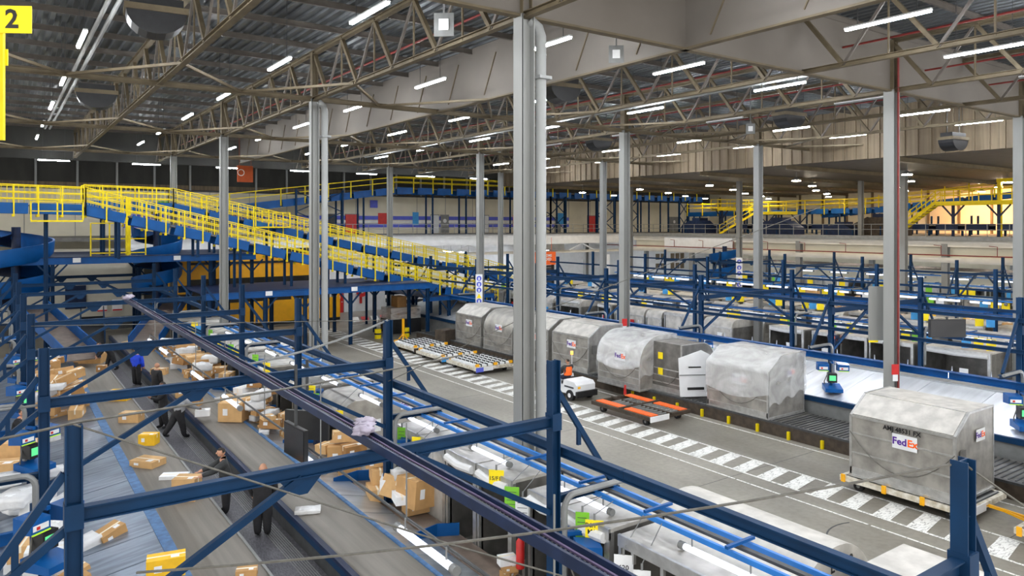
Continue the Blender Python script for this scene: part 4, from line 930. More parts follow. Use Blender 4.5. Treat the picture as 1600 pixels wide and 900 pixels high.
for k in range(11): ob('marker_block', bm_, t, (-.1, 8.6+1.45*k, .0))
ob('toe_line', MB().bb((-.5, 0, .004), (-.42, 46, .009)).mesh('toe_line', 'road_paint'), t)

# scanner heads on posts
def scanner(b, a, z, rz, lb):
    t = thing('scanner_station', lb, 'scanner', (b, a, z), rz, 'blue scanner stations on the posts')
    ob('arm', MB().bb((0, -.04, .3), (.35, .04, .38)).mesh('arm', 'blue_bright'), t)
    for s in (-1, 1):
        h = ob('scanner_head', MB().prism([(.15, 0), (.6, .04), (.6, .3), (.15, .34)], 'y', s*.4-.22, s*.4+.22).mesh('scanner_head', 'blue_bright'), t)
        ob('front_plate', MB().bb((.6, s*.4-.17, .09), (.612, s*.4+.17, .2)).mesh('front_plate', 'white'), h)
        ob('button', MB().bb((.612, s*.4-.1, .11), (.625, s*.4-.03, .17)).mesh('button', 'red'), h); ob('light_strip', MB().bb((.6, s*.4-.2, .02), (.63, s*.4+.2, .045)).mesh('light_strip', 'hivis_green'), h)
    ob('terminal', MB().bb((.1, -.18, -.5), (.4, .18, -.12)).mesh('terminal', 'black'), t); ob('screen', MB().bb((.4, -.13, -.42), (.41, .13, -.2)).mesh('screen', 'screen_green'), t)
    ob('shelf', MB().prism([(0, -.85), (.75, -.85), (.75, -.7), (0, -.6)], 'y', -.35, .35).mesh('shelf', 'blue_bright'), t)
    ob('cable_loop', MB().tube([(.05, -.1, -.1), (.2, -.3, -.5), (.1, -.25, -.8), (0, -.1, -.9)], .02, 5).mesh('cable_loop', 'cord'), t)
    ob('mount', MB().bb((-.1, -.05, -.9), (0.02, .05, .4)).mesh('mount', 'blue'), t)
for k, a in enumerate(AG[1:7]):
    scanner(8.75, a-.12, 2.35, -.5, f'blue scanner station on a right post of the left module, {ORD[k]} from the camera')
    if k: scanner(.65, a-.12, 2.4, -.9, f'blue scanner station on a left post at the picture edge, {ORD[k-1]} from the camera')
for k, a in enumerate(AG[1:6]): scanner(29.4, a-.1, 2.3, -2.4, f'blue scanner station over the large right slope, {ORD[k]} from the camera')
# hanging monitors
def monitor(lb, loc, rz, w=1.0, h=.62, tilt=0.0, drop=1.5):
    t = thing('hanging_monitor', lb, 'monitor', loc); t.rotation_euler = (tilt, 0, rz)
    ob('casing', MB().bb((-w/2, 0, -h), (w/2, .1, 0)).mesh('casing', 'black'), t); ob('screen', MB().bb((-w/2+.03, -.012, -h+.03), (w/2-.03, 0, -.03)).mesh('screen', 'screen'), t)
    ob('mount_rod', MB().bb((-.03, .02, 0), (.03, .08, drop)).mesh('mount_rod', 'darkgrey'), t); return t
monitor('dark hanging monitor facing the left belts under the cable tray', (6.0, 17.9, 3.55), -1.5, 1.25, .8)
monitor('second dark hanging monitor just right of the first under the cable tray', (6.75, 19.0, 3.6), 2.3, 1.25, .75, drop=1.35)
monitor('wide dark monitor hanging under the blue beam at far right', (31.0, 13.9, 4.75), -.55, 1.5, .72, drop=.1)

# ------------------------------------------------------------------ air cargo containers
def uld_profile(kind, D=2.44, Hh=2.44):
    if kind == 'slant': return [(0, 0), (D, 0), (D, Hh), (.85, Hh), (0, 1.85)]
    if kind == 'dome': return [(0, 0), (D, 0), (D, Hh), (1.25, Hh)]+[(1.25-1.25*sin(q), Hh-1.25+1.25*cos(q)) for q in [pi/2*k/9 for k in range(1, 10)]]
    if kind == 'dome2': return [(0, 0), (D, 0), (D, Hh-.9)]+[(D-.9+.9*cos(q), Hh-.9+.9*sin(q)) for q in [pi/2*k/7 for k in range(1, 8)]]+[(.0, Hh)]
    return [(0, 0), (D, 0), (D, Hh), (0, Hh)]
def uld(lb, b, a, z, L_=3.18, D=2.44, Hh=2.44, kind='slant', rz=0, logo=True, code=None, seams=2, mt='alu', grp='closed aluminium air cargo containers'):
    t = thing('cargo_container', lb, 'container', (b, a, z), rz, grp)
    pr = uld_profile(kind, D, Hh)
    ob('base_pallet', MB().bb((-.05, -.04, -.08), (D+.05, L_+.04, .0)).mesh('base_pallet', 'alu_rail'), t)
    me = MB().prism(pr, 'y', 0, L_).mesh('body', mt)
    if 'dome' in kind: smooth(me, 30)
    ob('body', me, t)
    for y in (-.02, L_-.06):
        mb = MB()
        for p, q in zip(pr, pr[1:]+pr[:1]): mb.beam((p[0], y+.04, p[1]), (q[0], y+.04, q[1]), .08, .035 if 'dome' in kind else .06)
        ob('edge_frame', mb.mesh('edge_frame', 'alu_rail'), t)
    if kind == 'slant':
        ob('fold_rail', MB().beam((0, 0, 1.85), (0, L_, 1.85), .07, .07).mesh('fold_rail', 'alu_rail'), t); ob('roof_rail', MB().beam((.85, 0, Hh), (.85, L_, Hh), .07, .05).mesh('roof_rail', 'alu_rail'), t)
        ob('roof_sheet', MB().bb((.9, .06, Hh), (D-.04, L_-.06, Hh+.02)).mesh('roof_sheet', 'alu_roof'), t)
        ob('slope_sheet', MB().beam((.03, L_/2, 1.9), (.82, L_/2, Hh+.0), L_-.14, .03).mesh('slope_sheet', 'alu_roof'), t)
    ob('sill_rail', MB().bb((-.03, 0, 0), (.0, L_, .22)).mesh('sill_rail', 'alu_rail'), t)
    for k in range(1, seams+1):
        zz = (1.85 if kind == 'slant' else 1.3)*k/(seams+1)+.05
        ob('seam', MB().bb((-.018, 0, zz), (0, L_, zz+.05)).mesh('seam', 'alu_rail'), t)
    pts = [(-.03, L_*f, 1.35-1.0*4*f*(1-f)) for f in [k/12 for k in range(13)]]
    ob('strap', MB().tube(pts, .012, 4).mesh('strap', 'cord'), t)
    ob('end_plate', MB().bb((.2, -.05, 1.0), (.6, -.04, 1.6) if kind != 'slant' else (.55, -.04, 1.45)).mesh('end_plate', 'alu_dark'), t)
    if logo:
        zc = 1.38 if kind == 'slant' else 1.45; yc = L_*.45
        pl = ob('logo_plate', MB().bb((-.045, yc-.37, zc-.22), (-.03, yc+.37, zc+.22)).mesh('logo_plate', 'white'), t)
        f1 = text_mesh('Fed', .3, 'fedex_purple', .002, .008, 'RIGHT'); f2 = text_mesh('Ex', .3, 'fedex_orange', .002, .008, 'LEFT')
        ob('logo_letters', f1, pl, (-.05, yc-.07, zc), rot=RXm['-b']); ob('logo_letters', f2, pl, (-.05, yc-.085, zc), rot=RXm['-b'])
        pe = ob('logo_plate', MB().bb((1.2, -.06, 1.55), (1.75, -.045, 1.9)).mesh('logo_plate', 'white'), t)
        ob('logo_letters', text_mesh('Fed', .24, 'fedex_purple', .002, .006, 'RIGHT'), pe, (1.5, -.064, 1.73), rot=RXm['-a']); ob('logo_letters', text_mesh('Ex', .24, 'fedex_orange', .002, .006, 'LEFT'), pe, (1.51, -.064, 1.73), rot=RXm['-a'])
    if code: ob('code_letters', text_mesh(code, .19, 'black', .002, .006), t, (-.035, L_*.48, 1.93 if kind != 'slant' else 1.71), rot=RXm['-b'])
    return t
def film_cover(lb, b, a, z, L_, D, Hh, kind, low=1.0, rz=0):
    """thin plastic sheet draped over a container"""
    pr = uld_profile(kind, D, Hh); n = len(pr)
    top = [(p[0], p[1]) for p in pr[1:]] # D,0 ... round to front
    path = [(D+.05, low*.8)]+[(p[0]+(.05 if p[0] > D*.6 else -.04 if p[0] < .3 else 0), p[1]+.05) for p in pr[2:]]+[(-.06, low+.25), (-.05, low)]
    # resample
    pts = []
    for p, q in zip(path, path[1:]):
        m_ = max(1, int(math.hypot(q[0]-p[0], q[1]-p[1])/.16))
        pts += [(p[0]+(q[0]-p[0])*k/m_, p[1]+(q[1]-p[1])*k/m_) for k in range(m_)]
    pts.append(path[-1]); ny = 26; vs = []
    for j in range(ny+1):
        y = -.06+(L_+.12)*j/ny
        for i, (x, zz) in enumerate(pts):
            v = Vector((x, y, zz)); nz = noise.noise(v*1.6+Vector((b, a, 0)))*.02+noise.noise(Vector((x*1.5, (y+zz*.8)*7, zz*.7)))*.022
            drape = (.3*sin(pi*j/ny)-.1+.12*j/ny)*max(0, 1-(zz-low)/.6)*(1 if x < 0 else 0)
            vs.append((x-(abs(nz) if x < .6 else 0), y, zz+nz*.6+.03-drape))
    m_ = len(pts)
    fs = [(j*m_+i, j*m_+i+1, (j+1)*m_+i+1, (j+1)*m_+i) for j in range(ny) for i in range(m_-1)]
    mb = MB().add(vs, fs)
    for y in (-.07, L_+.07):   # end curtains
        c0 = len(mb.v); ev = []
        zl_ = [low*.9, low*.75, low*.8, low*1.0]
        rows = 8
        for r_ in range(rows+1):
            f = r_/rows
            for i, (x, zz) in enumerate(pts):
                lo_ = low*(.55+.5*x/D)+.1*sin(x*7)
                zt = zz; q = zt+(min(zt, lo_)-zt)*f
                nn = noise.noise(Vector((x*5, y+f*1.5, q*1.2)))*.05
                ev.append((x, y+(-abs(nn) if y < 0 else abs(nn)), q+.02))
        mb.add(ev, [(r_*m_+i, r_*m_+i+1, (r_+1)*m_+i+1, (r_+1)*m_+i) for r_ in range(rows) for i in range(m_-1)])
    me = smooth(mb.mesh('plastic_cover', 'film'))
    return tag(ob('plastic_cover', me, None, (b, a, z), rz), lb, 'plastic sheet')
PZ = .61
uld('leftmost silver slant-fronted container parked on the platform', 25.8, 40.2, PZ, 3.2)
uld('silver round-topped container second from the left on the platform', 25.75, 36.6, PZ, 3.2, kind='dome')
uld('silver slant container mostly hidden behind the foreground column', 25.8, 33.1, PZ, 3.1)
uld('silver slant container just left of the wrapped round-topped one', 25.8, 29.6, PZ, 3.1)
uld('round-topped container half wrapped in white plastic film', 25.15, 25.15, PZ, 2.95, kind='dome')
film_cover('white plastic film over the round-topped container', 25.15, 25.15, PZ, 2.95, 2.44, 2.44, 'dome', 1.0)
t = uld('small grey rounded-corner container leaning a white board, on the platform', 26.0, 23.3, PZ, 1.9, 2.3, 2.3, 'dome2', logo=False, seams=3, mt='alu_dark')
for z_ in (.75, 1.5): ob('yellow_label', MB().bb((-.03, 1.15, z_), (-.02, 1.45, z_+.32)).mesh('yellow_label', 'tag_yellow'), t)
t = thing('leaning_board', 'tall white flat board leaning on the small grey container', 'board', (26.35, 22.75, PZ)); t.rotation_euler = (radians(-8), 0, -0.5)
ob('panel', MB().prism([(-.75, 0), (.75, 0), (.75, 1.9), (.35, 2.1), (-.75, 1.75)], 'y', -.03, .03).mesh('panel', 'white'), t)
ob('middle_rail', MB().bb((-.75, -.05, .95), (.75, -.03, 1.0)).mesh('middle_rail', 'grey'), t); ob('black_marks', MB().bb((-.4, -.045, .3), (.4, -.03, .42)).bb((-.3, -.045, 1.3), (.3, -.03, 1.36)).mesh('black_marks', 'black'), t)
uld('slant container wrapped in white plastic film, middle of the platform', 25.75, 18.45, PZ, 3.1)
film_cover('white plastic film over the slant container in the middle of the platform', 25.75, 18.45, PZ, 3.1, 2.44, 2.44, 'slant', .85)
uld('big silver slant container marked AMJ 48531 FX on a dolly in the aisle', 22.42, 9.85, .56, 3.15, code='AMJ 48531 FX')
uld('silver round-topped container cut off by the right picture edge', 22.3, 4.9, .56, 3.15, kind='dome')

# dollies
def dolly(lb, b, a, L_=3.4, D=2.6, z=.5, style='plain', rz=0):
    t = thing('cargo_dolly', lb, 'dolly', (b, a, 0), rz)
    fm = 'rust' if style == 'red' else 'white_worn'
    for y in (0, L_-.12): ob('end_beam', MB().bb((0, y, z-.2), (D, y+.12, z-.04)).mesh('end_beam', fm), t)
    for x in (0, D-.12): ob('side_beam', MB().bb((x, .12, z-.2), (x+.12, L_-.12, z-.04)).mesh('side_beam', fm), t)
    for x in (.3, D-.3):
        for y in (.5, L_-.5):
            wmesh = smooth(MB().tube([(-.08, 0, 0), (.08, 0, 0)], .16, 14).mesh('wheel', 'rubber'), 40)
            w_ = ob('wheel', wmesh, t, (x, y, .16)); ob('hub', MB().tube([(-.09, 0, 0), (.09, 0, 0)], .06, 8).mesh('hub', 'grey'), w_)
            ob('fork', MB().bb((x-.05, y-.05, .2), (x+.05, y+.05, z-.1)).mesh('fork', 'darkgrey'), t)
    if style == 'red':
        ob('centre_beam', MB().bb((0, L_/2-.05, z-.1), (D, L_/2+.05, z+.02)).mesh('centre_beam', 'rust'), t)
        ob('centre_rail', MB().bb((D/2-.04, 0, z-.1), (D/2+.04, L_, z+.0)).mesh('centre_rail', 'rust'), t)
        for x in (.15, D-.55):
            for y in (.1, L_/2+.1): ob('orange_panel', MB().bb((x, y, z-.05), (x+.42, y+L_/2-.25, z-.01)).mesh('orange_panel', 'orange'), t)
        rm = MB().tube([(.6, 0, z-.05), (D-.6, 0, z-.05)], .035, 6).mesh('roller', 'grey')
        for k in range(12): ob('roller', rm, t, (0, .25+k*.25, 0))
    elif style == 'caster':
        pl = MB().bb((-.16, -.14, 0), (.16, .14, .1)).mesh('caster_block', 'white'); st_ = MB().bb((-.03, -.15, .0), (.03, .15, .16)).mesh('caster_disc', 'darkgrey')
        for i in range(6):
            for j in range(7):
                o = ob('caster_block', pl, t, (.28+i*.41, .3+j*.46, z-.02)); ob('caster_disc', st_, o, (.2, 0, 0))
        ob('deck', MB().bb((.1, .1, z-.08), (D-.1, L_-.1, z-.03)).mesh('deck', 'white_worn'), t)
        for p in ((.1, .1), (D-.2, .1), (.1, L_-.3), (D*.5, .05)): ob('corner_stop', MB().bb((p[0], p[1], z), (p[0]+.22, p[1]+.12, z+.14)).mesh('corner_stop', 'amber'), t)
    else:
        ob('deck', MB().bb((.1, .1, z-.08), (D-.1, L_-.1, z-.05)).mesh('deck', 'darkgrey'), t)
        rm = MB().tube([(.1, 0, z-.03), (D-.1, 0, z-.03)], .03, 6).mesh('roller', 'grey')
        for k in range(14): ob('roller', rm, t, (0, .2+k*(L_-.4)/13, 0))
        for y in (.05, L_*.3, L_*.6, L_-.2): ob('yellow_stop', MB().bb((-.06, y, z-.22), (.0, y+.12, z+.02)).mesh('yellow_stop', 'amber'), t)
    ob('end_plate', MB().bb((.0, -.03, z-.25), (D*.45, 0, z-.02)).mesh('end_plate', 'white'), t)
    return t
dolly('red and orange empty roller dolly standing in the aisle', 22.3, 21.7, 3.7, 2.5, .5, 'red')
for i, (b, a) in enumerate(((22.1, 35.0), (22.1, 38.9), (22.3, 42.9))):
    t = dolly(('nearest white caster dolly by the round-topped container', 'middle white caster dolly with a blue corner plate', 'farthest white caster dolly beside the crosswalk')[i], b, a, 3.3, 2.6, .46, 'caster')
    ob('corner_plate', MB().bb((.0, -.05, .18), (.5, -.03, .44)).mesh('corner_plate', ('fedex_purple', 'tag_blue', 'rust')[i] if i else 'lilac'), t)
dolly('worn cream dolly carrying the AMJ 48531 FX container', 22.3, 9.5, 3.8, 2.6, .48)
dolly('cream dolly under the container at the right picture edge', 22.2, 4.6, 3.7, 2.6, .48)
t = thing('tow_bar', 'yellow tow bar between the two loaded dollies', 'tow bar', (23.6, 8.3, .3))
ob('bar', MB().beam((0, -.05, 0), (.0, 1.15, .05), .08, .08).beam((-.3, -.05, 0), (0, .8, .03), .06, .06).mesh('bar', 'amber'), t); ob('ring', MB().tube([(.1*cos(q), 1.25+.1*sin(q), .05) for q in [k*pi/6 for k in range(13)]], .02, 5).mesh('ring', 'amber'), t)
# tow tractor
t = thing('tow_tractor', 'white electric tow tractor driven along the aisle by a man in orange vest', 'tractor', (22.75, 27.0, 0), 0)
body = MB().prism([(0, .35), (2.3, .35), (2.3, .8), (1.9, .95), (1.0, .95), (.9, .6), (.35, .6), (.3, 1.1), (0, 1.05)], 'x', 0, 1.25)
# profile is along local y; front (y=2.3) points to the camera's left end
t.rotation_euler = (0, 0, 0)
body = MB().prism([(0, .3), (0, .78), (.15, .92), (.95, .95), (1.05, .62), (1.55, .6), (1.65, 1.0), (2.1, .98), (2.25, .8), (2.25, .3)], 'x', 0, 1.2)
ob('body', body.mesh('body', 'white'), t); ob('bumper', MB().bb((-.05, -.12, .22), (1.25, 0, .5)).mesh('bumper', 'black'), t); ob('seat', MB().bb((.3, 1.02, .62), (.9, 1.12, .98)).bb((.3, 1.1, .62), (.9, 1.5, .75)).mesh('seat', 'black'), t)
for x in (-.06, 1.1):
    for y in (.45, 1.85):
        w_ = ob('wheel', smooth(MB().tube([(0, 0, 0), (.18, 0, 0)], .26, 16).mesh('wheel', 'rubber'), 40), t, (x, y, .26)); ob('hub', MB().tube([(-.01, 0, 0), (.19, 0, 0)], .11, 10).mesh('hub', 'white'), w_)
ob('steering_column', MB().beam((.6, 1.95, .95), (.6, 1.72, 1.2), .06, .06).mesh('steering_column', 'black'), t)
ob('steering_wheel', MB().tube([(.6+.18*cos(q), 1.7+.08*sin(q), 1.22+.16*sin(q)) for q in [k*pi/8 for k in range(17)]], .018, 5).mesh('steering_wheel', 'black'), t)
ob('beacon_pole', MB().tube([(1.1, 1.65, .95), (1.1, 1.65, 1.95)], .018, 6).mesh('beacon_pole', 'white'), t); ob('beacon', smooth(MB().tube([(1.1, 1.65, 1.95), (1.1, 1.65, 2.12)], .07, 10).mesh('beacon', 'amber_lamp')), t)
ob('tail_lamp', MB().bb((.1, -.02, .62), (.25, .0, .72)).mesh('tail_lamp', 'amber'), t); ob('stripe', MB().bb((-.006, .2, .6), (0, .9, .68)).mesh('stripe', 'darkgrey'), t)
# traffic cone / yellow stand etc.
t = thing('axle_stand', 'yellow tripod stand at the foot of the blue platform post', 'stand', (24.2, 48.2, 0))
ob('shaft', MB().beam((0,0,.5), (0,0,1.7), .14, .14).mesh('shaft', 'amber'), t)
for q in (0, 2.1, 4.2): ob('leg', MB().beam((0,0,.6), (.5*cos(q), .5*sin(q), 0.03), .08, .08).mesh('leg', 'amber'), t)
t = thing('red_bollard', 'small red bollard by the dollies in the aisle', 'bollard', (25.1, 26.1, 0)); ob('cone', smooth(MB().tube([(0,0,.0), (0,0,.7)], [.1, .05], 10).mesh('cone', 'red'), 40), t); ob('foot', MB().bb((-.15,-.15,0), (.15,.15,.03)).mesh('foot', 'black'), t)
for i, (b, a) in enumerate(((23.4, 50.8), (25.5, 50.3))):
    t = thing('yellow_drum', f'small yellow post guard near the blue platform, {("left", "right")[i]}', 'guard', (b, a, 0)); ob('shell', smooth(MB().tube([(0,0,0), (0,0,.7)], .25, 12).mesh('shell', 'yellow'), 40), t); ob('band', MB().tube([(0,0,.3), (0,0,.42)], .26, 12).mesh('band', 'black'), t)
single('waste_bin', MB().prism([(-.5, -.4), (.5, -.4), (.6, .5), (-.6, .5)], 'z', 0, 1.25), 'rust', 'dark red bin left of the parked containers', 'bin', (25.6, 44.4, 0), .3)
t = thing('wrapped_pallet', 'pallet stacked with cartons under plastic wrap below the platform', 'pallet', (26.4, 53.2, .0))
ob('base', MB().bb((-1.2, -1, 0), (1.4, 1, 1.1)).mesh('base', 'black'), t); 
for i, (x, z_, s, mt) in enumerate(((-.9, 1.1, .9, 'card'), (.1, 1.1, 1.1, 'card2'), (-.5, 2.0, .8, 'card3'))): ob('carton', MB().bb((x, -.6, z_), (x+s, .5, z_+.85)).mesh('carton', mt), t)
ob('wrap', MB().bb((-1.2, -.9, 1.1), (1.4, .9, 2.0)).mesh('wrap', 'film'), t)

# open containers docked with their openings toward the belts
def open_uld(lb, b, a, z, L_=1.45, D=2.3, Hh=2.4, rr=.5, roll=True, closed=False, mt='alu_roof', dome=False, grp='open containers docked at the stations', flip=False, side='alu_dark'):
    t = thing('docked_container', lb, 'container', (b, a, z), 0, grp)
    s = -1 if flip else 1
    X = lambda x: s*x
    wt = Hh-rr if dome else Hh-.05
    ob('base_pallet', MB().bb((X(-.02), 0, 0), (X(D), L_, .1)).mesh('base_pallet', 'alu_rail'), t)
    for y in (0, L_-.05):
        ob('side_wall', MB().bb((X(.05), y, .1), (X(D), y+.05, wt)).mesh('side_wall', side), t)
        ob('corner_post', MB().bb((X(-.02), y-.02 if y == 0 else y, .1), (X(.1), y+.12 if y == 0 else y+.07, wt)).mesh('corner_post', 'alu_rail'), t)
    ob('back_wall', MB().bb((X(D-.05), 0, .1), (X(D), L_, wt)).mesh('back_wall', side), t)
    if dome:
        pr = [(X(-.02), Hh-rr)]+[(X(rr-(rr+.02)*cos(q)), Hh-rr+rr*sin(q)) for q in [pi/2*k/8 for k in range(1, 9)]]+[(X(D-rr+rr*sin(q)), Hh-rr+rr*cos(q)) for q in [pi/2*k/8 for k in range(0, 9)]]
        ob('roof', smooth(MB().prism(pr, 'y', -.012, L_+.012).mesh('roof', mt), 40), t)
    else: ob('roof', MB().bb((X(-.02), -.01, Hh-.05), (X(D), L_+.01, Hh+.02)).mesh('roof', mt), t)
    if not dome: ob('roof_edge', MB().bb((X(-.04), -.02, Hh-.18), (X(.02), L_+.02, Hh+.03)).mesh('roof_edge', 'alu_rail'), t)
    else: ob('roof_edge', MB().bb((X(-.04), -.02, Hh-rr-.08), (X(.02), L_+.02, Hh-rr+.02)).mesh('roof_edge', 'alu_rail'), t)
    if roll: ob('rolled_curtain', smooth(MB().tube([(X(-.06), .08, Hh-.16), (X(-.08), L_/2, Hh-.2), (X(-.06), L_-.08, Hh-.15)], .1, 8).mesh('rolled_curtain', 'bag'), 40), t)
    if closed:
        n = 2
        for k in range(n): ob('front_panel', MB().bb((X(.0), .1+k*(L_-.2)/n, .1), (X(.04), .08+(k+1)*(L_-.2)/n, min(Hh-.18, wt))).mesh('front_panel', 'alu_roof' if mt != 'alu' else 'alu'), t)
        ob('latch', MB().bb((X(-.05), L_/2-.04, 1.0), (X(0), L_/2+.04, 1.25)).mesh('latch', 'red'), t)
    return t
LZ = .5
t = open_uld('nearest open grey container docked right of the foreground post', 9.2, 6.2, LZ, 3.5, 1.45, roll=False)
for k in range(5): ob('roof_strut', MB().bb((.0, .35+k*.7, 2.0), (.06, .42+k*.7, 2.35)).mesh('roof_strut', 'alu_rail'), t)
ob('red_strip', MB().bb((-.05, 3.42, .3), (-.03, 3.5, 2.0)).mesh('red_strip', 'red'), t)
open_uld('open container with rolled white curtain under the yellow B6/F15 card', 9.2, 9.98, LZ, 1.3, 1.45)
open_uld('open container with rolled curtain just left of the nearest blue post', 9.2, 11.35, LZ, 1.1, 1.45)
open_uld('open dark container with white rolled curtain left of the foreground column', 9.2, 13.1, LZ, 1.35, 1.45)
open_uld('open container with torn white curtain roll, second left of the foreground column', 9.2, 14.55, LZ, 1.35, 1.45)
open_uld('closed scuffed grey container with latch left of the open pair', 9.2, 16.0, LZ, 1.3, 1.45, roll=False, closed=True)
open_uld('closed white panelled container with yellow card beside the second blue post', 9.2, 17.4, LZ, 1.3, 1.45, roll=False, closed=True)
t = open_uld('large open container with a man loading it, broad grey end wall facing us', 9.2, 22.7, .2, 2.3, 2.7, 2.5, roll=False, dome=True, mt='alu', side='alu')
ob('blue_note', MB().bb((.7, -.03, 1.5), (.95, -.01, 1.95)).mesh('blue_note', 'tag_blue'), t); ob('white_note', MB().bb((1.1, -.03, 1.4), (1.35, -.01, 1.8)).mesh('white_note', 'paper'), t)
ob('logo_plate', MB().bb((2.1, -.03, 2.0), (2.6, -.01, 2.3)).mesh('logo_plate', 'white'), t); q = text_mesh('FedEx', .2, 'fedex_purple', .001, .004); ob('logo_letters', q, t, (2.35, -.035, 2.15), rot=RXm['-a'])
for i, (a, L_, dm) in enumerate(((25.8, 1.5, 0), (27.5, 2.0, 1), (30.5, 1.4, 0), (32.2, 2.2, 1), (35.0, 1.5, 0), (37.0, 2.4, 1), (40.0, 1.5, 0), (42.2, 2.4, 1), (45.5, 2.4, 1), (48.4, 1.4, 0))):
    t = open_uld(f'docked container in the left row beyond the open grey one, {ORD[i]} after it', 9.2, a, .2, L_, 2.5, 2.45, roll=i % 2 == 0, dome=bool(dm), mt='alu_roof' if i % 3 else 'alu', closed=i in (2, 5, 7))
    if i in (1, 3, 5, 7): q = ob('logo_plate', MB().bb((-.07, .5, 1.6), (-.05, 1.3, 1.95)).mesh('logo_plate', 'white'), t); ob('logo_letters', text_mesh('Fed', .28, 'fedex_purple', .001, .006, 'RIGHT'), q, (-.075, .9, 1.77), rot=RXm['-b']); ob('logo_letters', text_mesh('Ex', .28, 'fedex_orange', .001, .006, 'LEFT'), q, (-.075, .88, 1.77), rot=RXm['-b'])
# two parked round-top containers on the road side at the bottom right
t = open_uld('round-topped white roofed container lettered LG103 at the lower edge beside the road', 10.75, 7.15, .45, 3.45, 2.3, 2.5, 1.1, roll=False, dome=True, closed=True, mt='alu_roof'); 
ob('code_letters', text_mesh('LG103', .26, 'black', .002, .008), t, (1.3, -.012, 2.15), rot=RXm['-a'])
t = open_uld('long pale roofed container at the very bottom of the picture beside the road', 11.4, 2.6, .45, 3.95, 1.6, 2.45, roll=False, closed=True, mt='alu_roof')
for k, (a0_, a1_, z_) in enumerate(((5.8, 19.6, LZ), (20.4, 50.2, .2))):
    t = thing('roller_deck', ('raised roller deck under the nearest docked containers', 'low roller deck under the farther docked containers')[k], 'deck', (9.22, a0_, 0))
    ob('frame', MB().bb((.1, 0, 0), (1.35, a1_-a0_, z_-.06)).mesh('frame', 'darkgrey'), t); ob('top_plate', MB().bb((0, 0, z_-.06), (1.42, a1_-a0_, z_-.005)).mesh('top_plate', 'plat'), t)
# fire extinguisher
t = thing('fire_extinguisher', 'red fire extinguisher with green tag left of the nearest right post', 'extinguisher', (9.0, 12.5, 1.3))
ob('cylinder', smooth(MB().tube([(0,0,0), (0,0,.55), (0,0,.65)], [.09, .09, .03], 12).mesh('cylinder', 'red'), 40), t); ob('valve', MB().bb((-.03,-.03,.65), (.03,.03,.74)).mesh('valve', 'black'), t); ob('hose', MB().tube([(0.03,0,.7), (.14,0,.55), (.11,0,.15)], .015, 5).mesh('hose', 'black'), t)
ob('green_tag', MB().bb((-.06, -.1, .8), (.06, -.09, 1.0)).mesh('green_tag', 'tag_green'), t); ob('stand_pole', MB().bb((.08, 0, -1.1), (.12, .04, 1.1)).mesh('stand_pole', 'alu_rail'), t)

# container rows on the right side, openings toward the belts
rng = random.Random(11)
def uld_row(b, a0, a1, where, grp, flip=False, z=.01, gap=.25, skip=(), avoid=()):
    a = a0; k = 0; cnt = {}
    while a < a1:
        L_ = rng.choice((1.5, 2.3, 3.1))
        for q in avoid:
            if a-.45 < q < a+L_+.45: a = q+.45
        if k not in skip:
            dm = rng.random() < .35; cl = rng.random() < .35
            nm = f'{"round-topped" if dm else "flat-roofed"} {"closed" if cl else "open"}'; cnt[nm] = cnt.get(nm, 0)+1
            t = open_uld(f'{nm} container in {where}, {ORD[cnt[nm]-1]} nearest such', b, a, z, L_, 2.4, 2.35, roll=not cl and rng.random() < .5, closed=cl, dome=dm, mt='alu' if rng.random() < .3 else 'alu_roof', grp=grp, flip=flip)
            if rng.random() < .4 and not flip: ob('note_sheet', MB().bb((-.1, L_*.3, 1.1), (-.08, L_*.3+.4, 1.5)).mesh('note_sheet', rng.choice(('paper', 'red', 'tag_blue', 'paper'))), t)
        a += L_+gap*rng.uniform(.5, 3); k += 1
uld_row(38.7, 9, 60, 'the row behind the right slide', 'containers behind the right slide', avoid=(15, 30, 45))
uld_row(47.6, 12, 62, 'the far row across the second aisle', 'containers across the second aisle', flip=True)
uld_row(49.2, 13, 60, 'the far row facing the mezzanine frames', 'containers facing the mezzanine frames')
uld_row(67.5, 15, 60, 'the row under the mezzanine', 'containers under the mezzanine')
uld_row(80, 17, 60, 'the deep row under the mezzanine', 'deep containers under the mezzanine', avoid=(30, 44, 58))
uld('big dark silver slant container behind the red-piped column', 43.2, 15.6, .09, 3.1, logo=False); uld('silver slant container in the second aisle left of the red-piped column', 42.9, 24.5, .09, 3.1, logo=False); uld('round-topped silver container in the second aisle near the column with signs', 43.0, 31.2, .09, 3.1, kind='dome', logo=False); uld('another round-topped silver container farther down the second aisle', 43.0, 35.2, .09, 3.1, kind='dome', logo=False)
for i, (b, a, z_, L_) in enumerate(((52.5, 14, 1.4, 46), (61.5, 14, 1.4, 46), (73, 14, 1.4, 46))):
    t = thing('sorting_belt', f'distant sorting belt with white edges, {("nearest", "middle", "farthest")[i]} of three on the right', 'belt conveyor', (b, a, 0))
    ob('belt', MB().bb((0, 0, z_), (2.2, L_, z_+.06)).mesh('belt', 'grey'), t); ob('frame', MB().bb((.1, 0, 0), (2.1, L_, z_)).mesh('frame', 'navy'), t)
    for x in (-.2, 2.2): ob('side_guard', MB().bb((x, 0, z_-.2), (x+.1, L_, z_+.3)).mesh('side_guard', 'alu_roof'), t)
t = thing('rust_beam', 'long rust-coloured pipe rail under the mezzanine', 'beam', (72, 14, 4.4)); ob('beam', MB().bb((0, 0, 0), (.1, 44, .2)).mesh('beam', 'rust'), t); ob('hanger', MB().bb((0, 10, .25), (.05, 10.1, 2.6)).mesh('hanger', 'rust'), t)
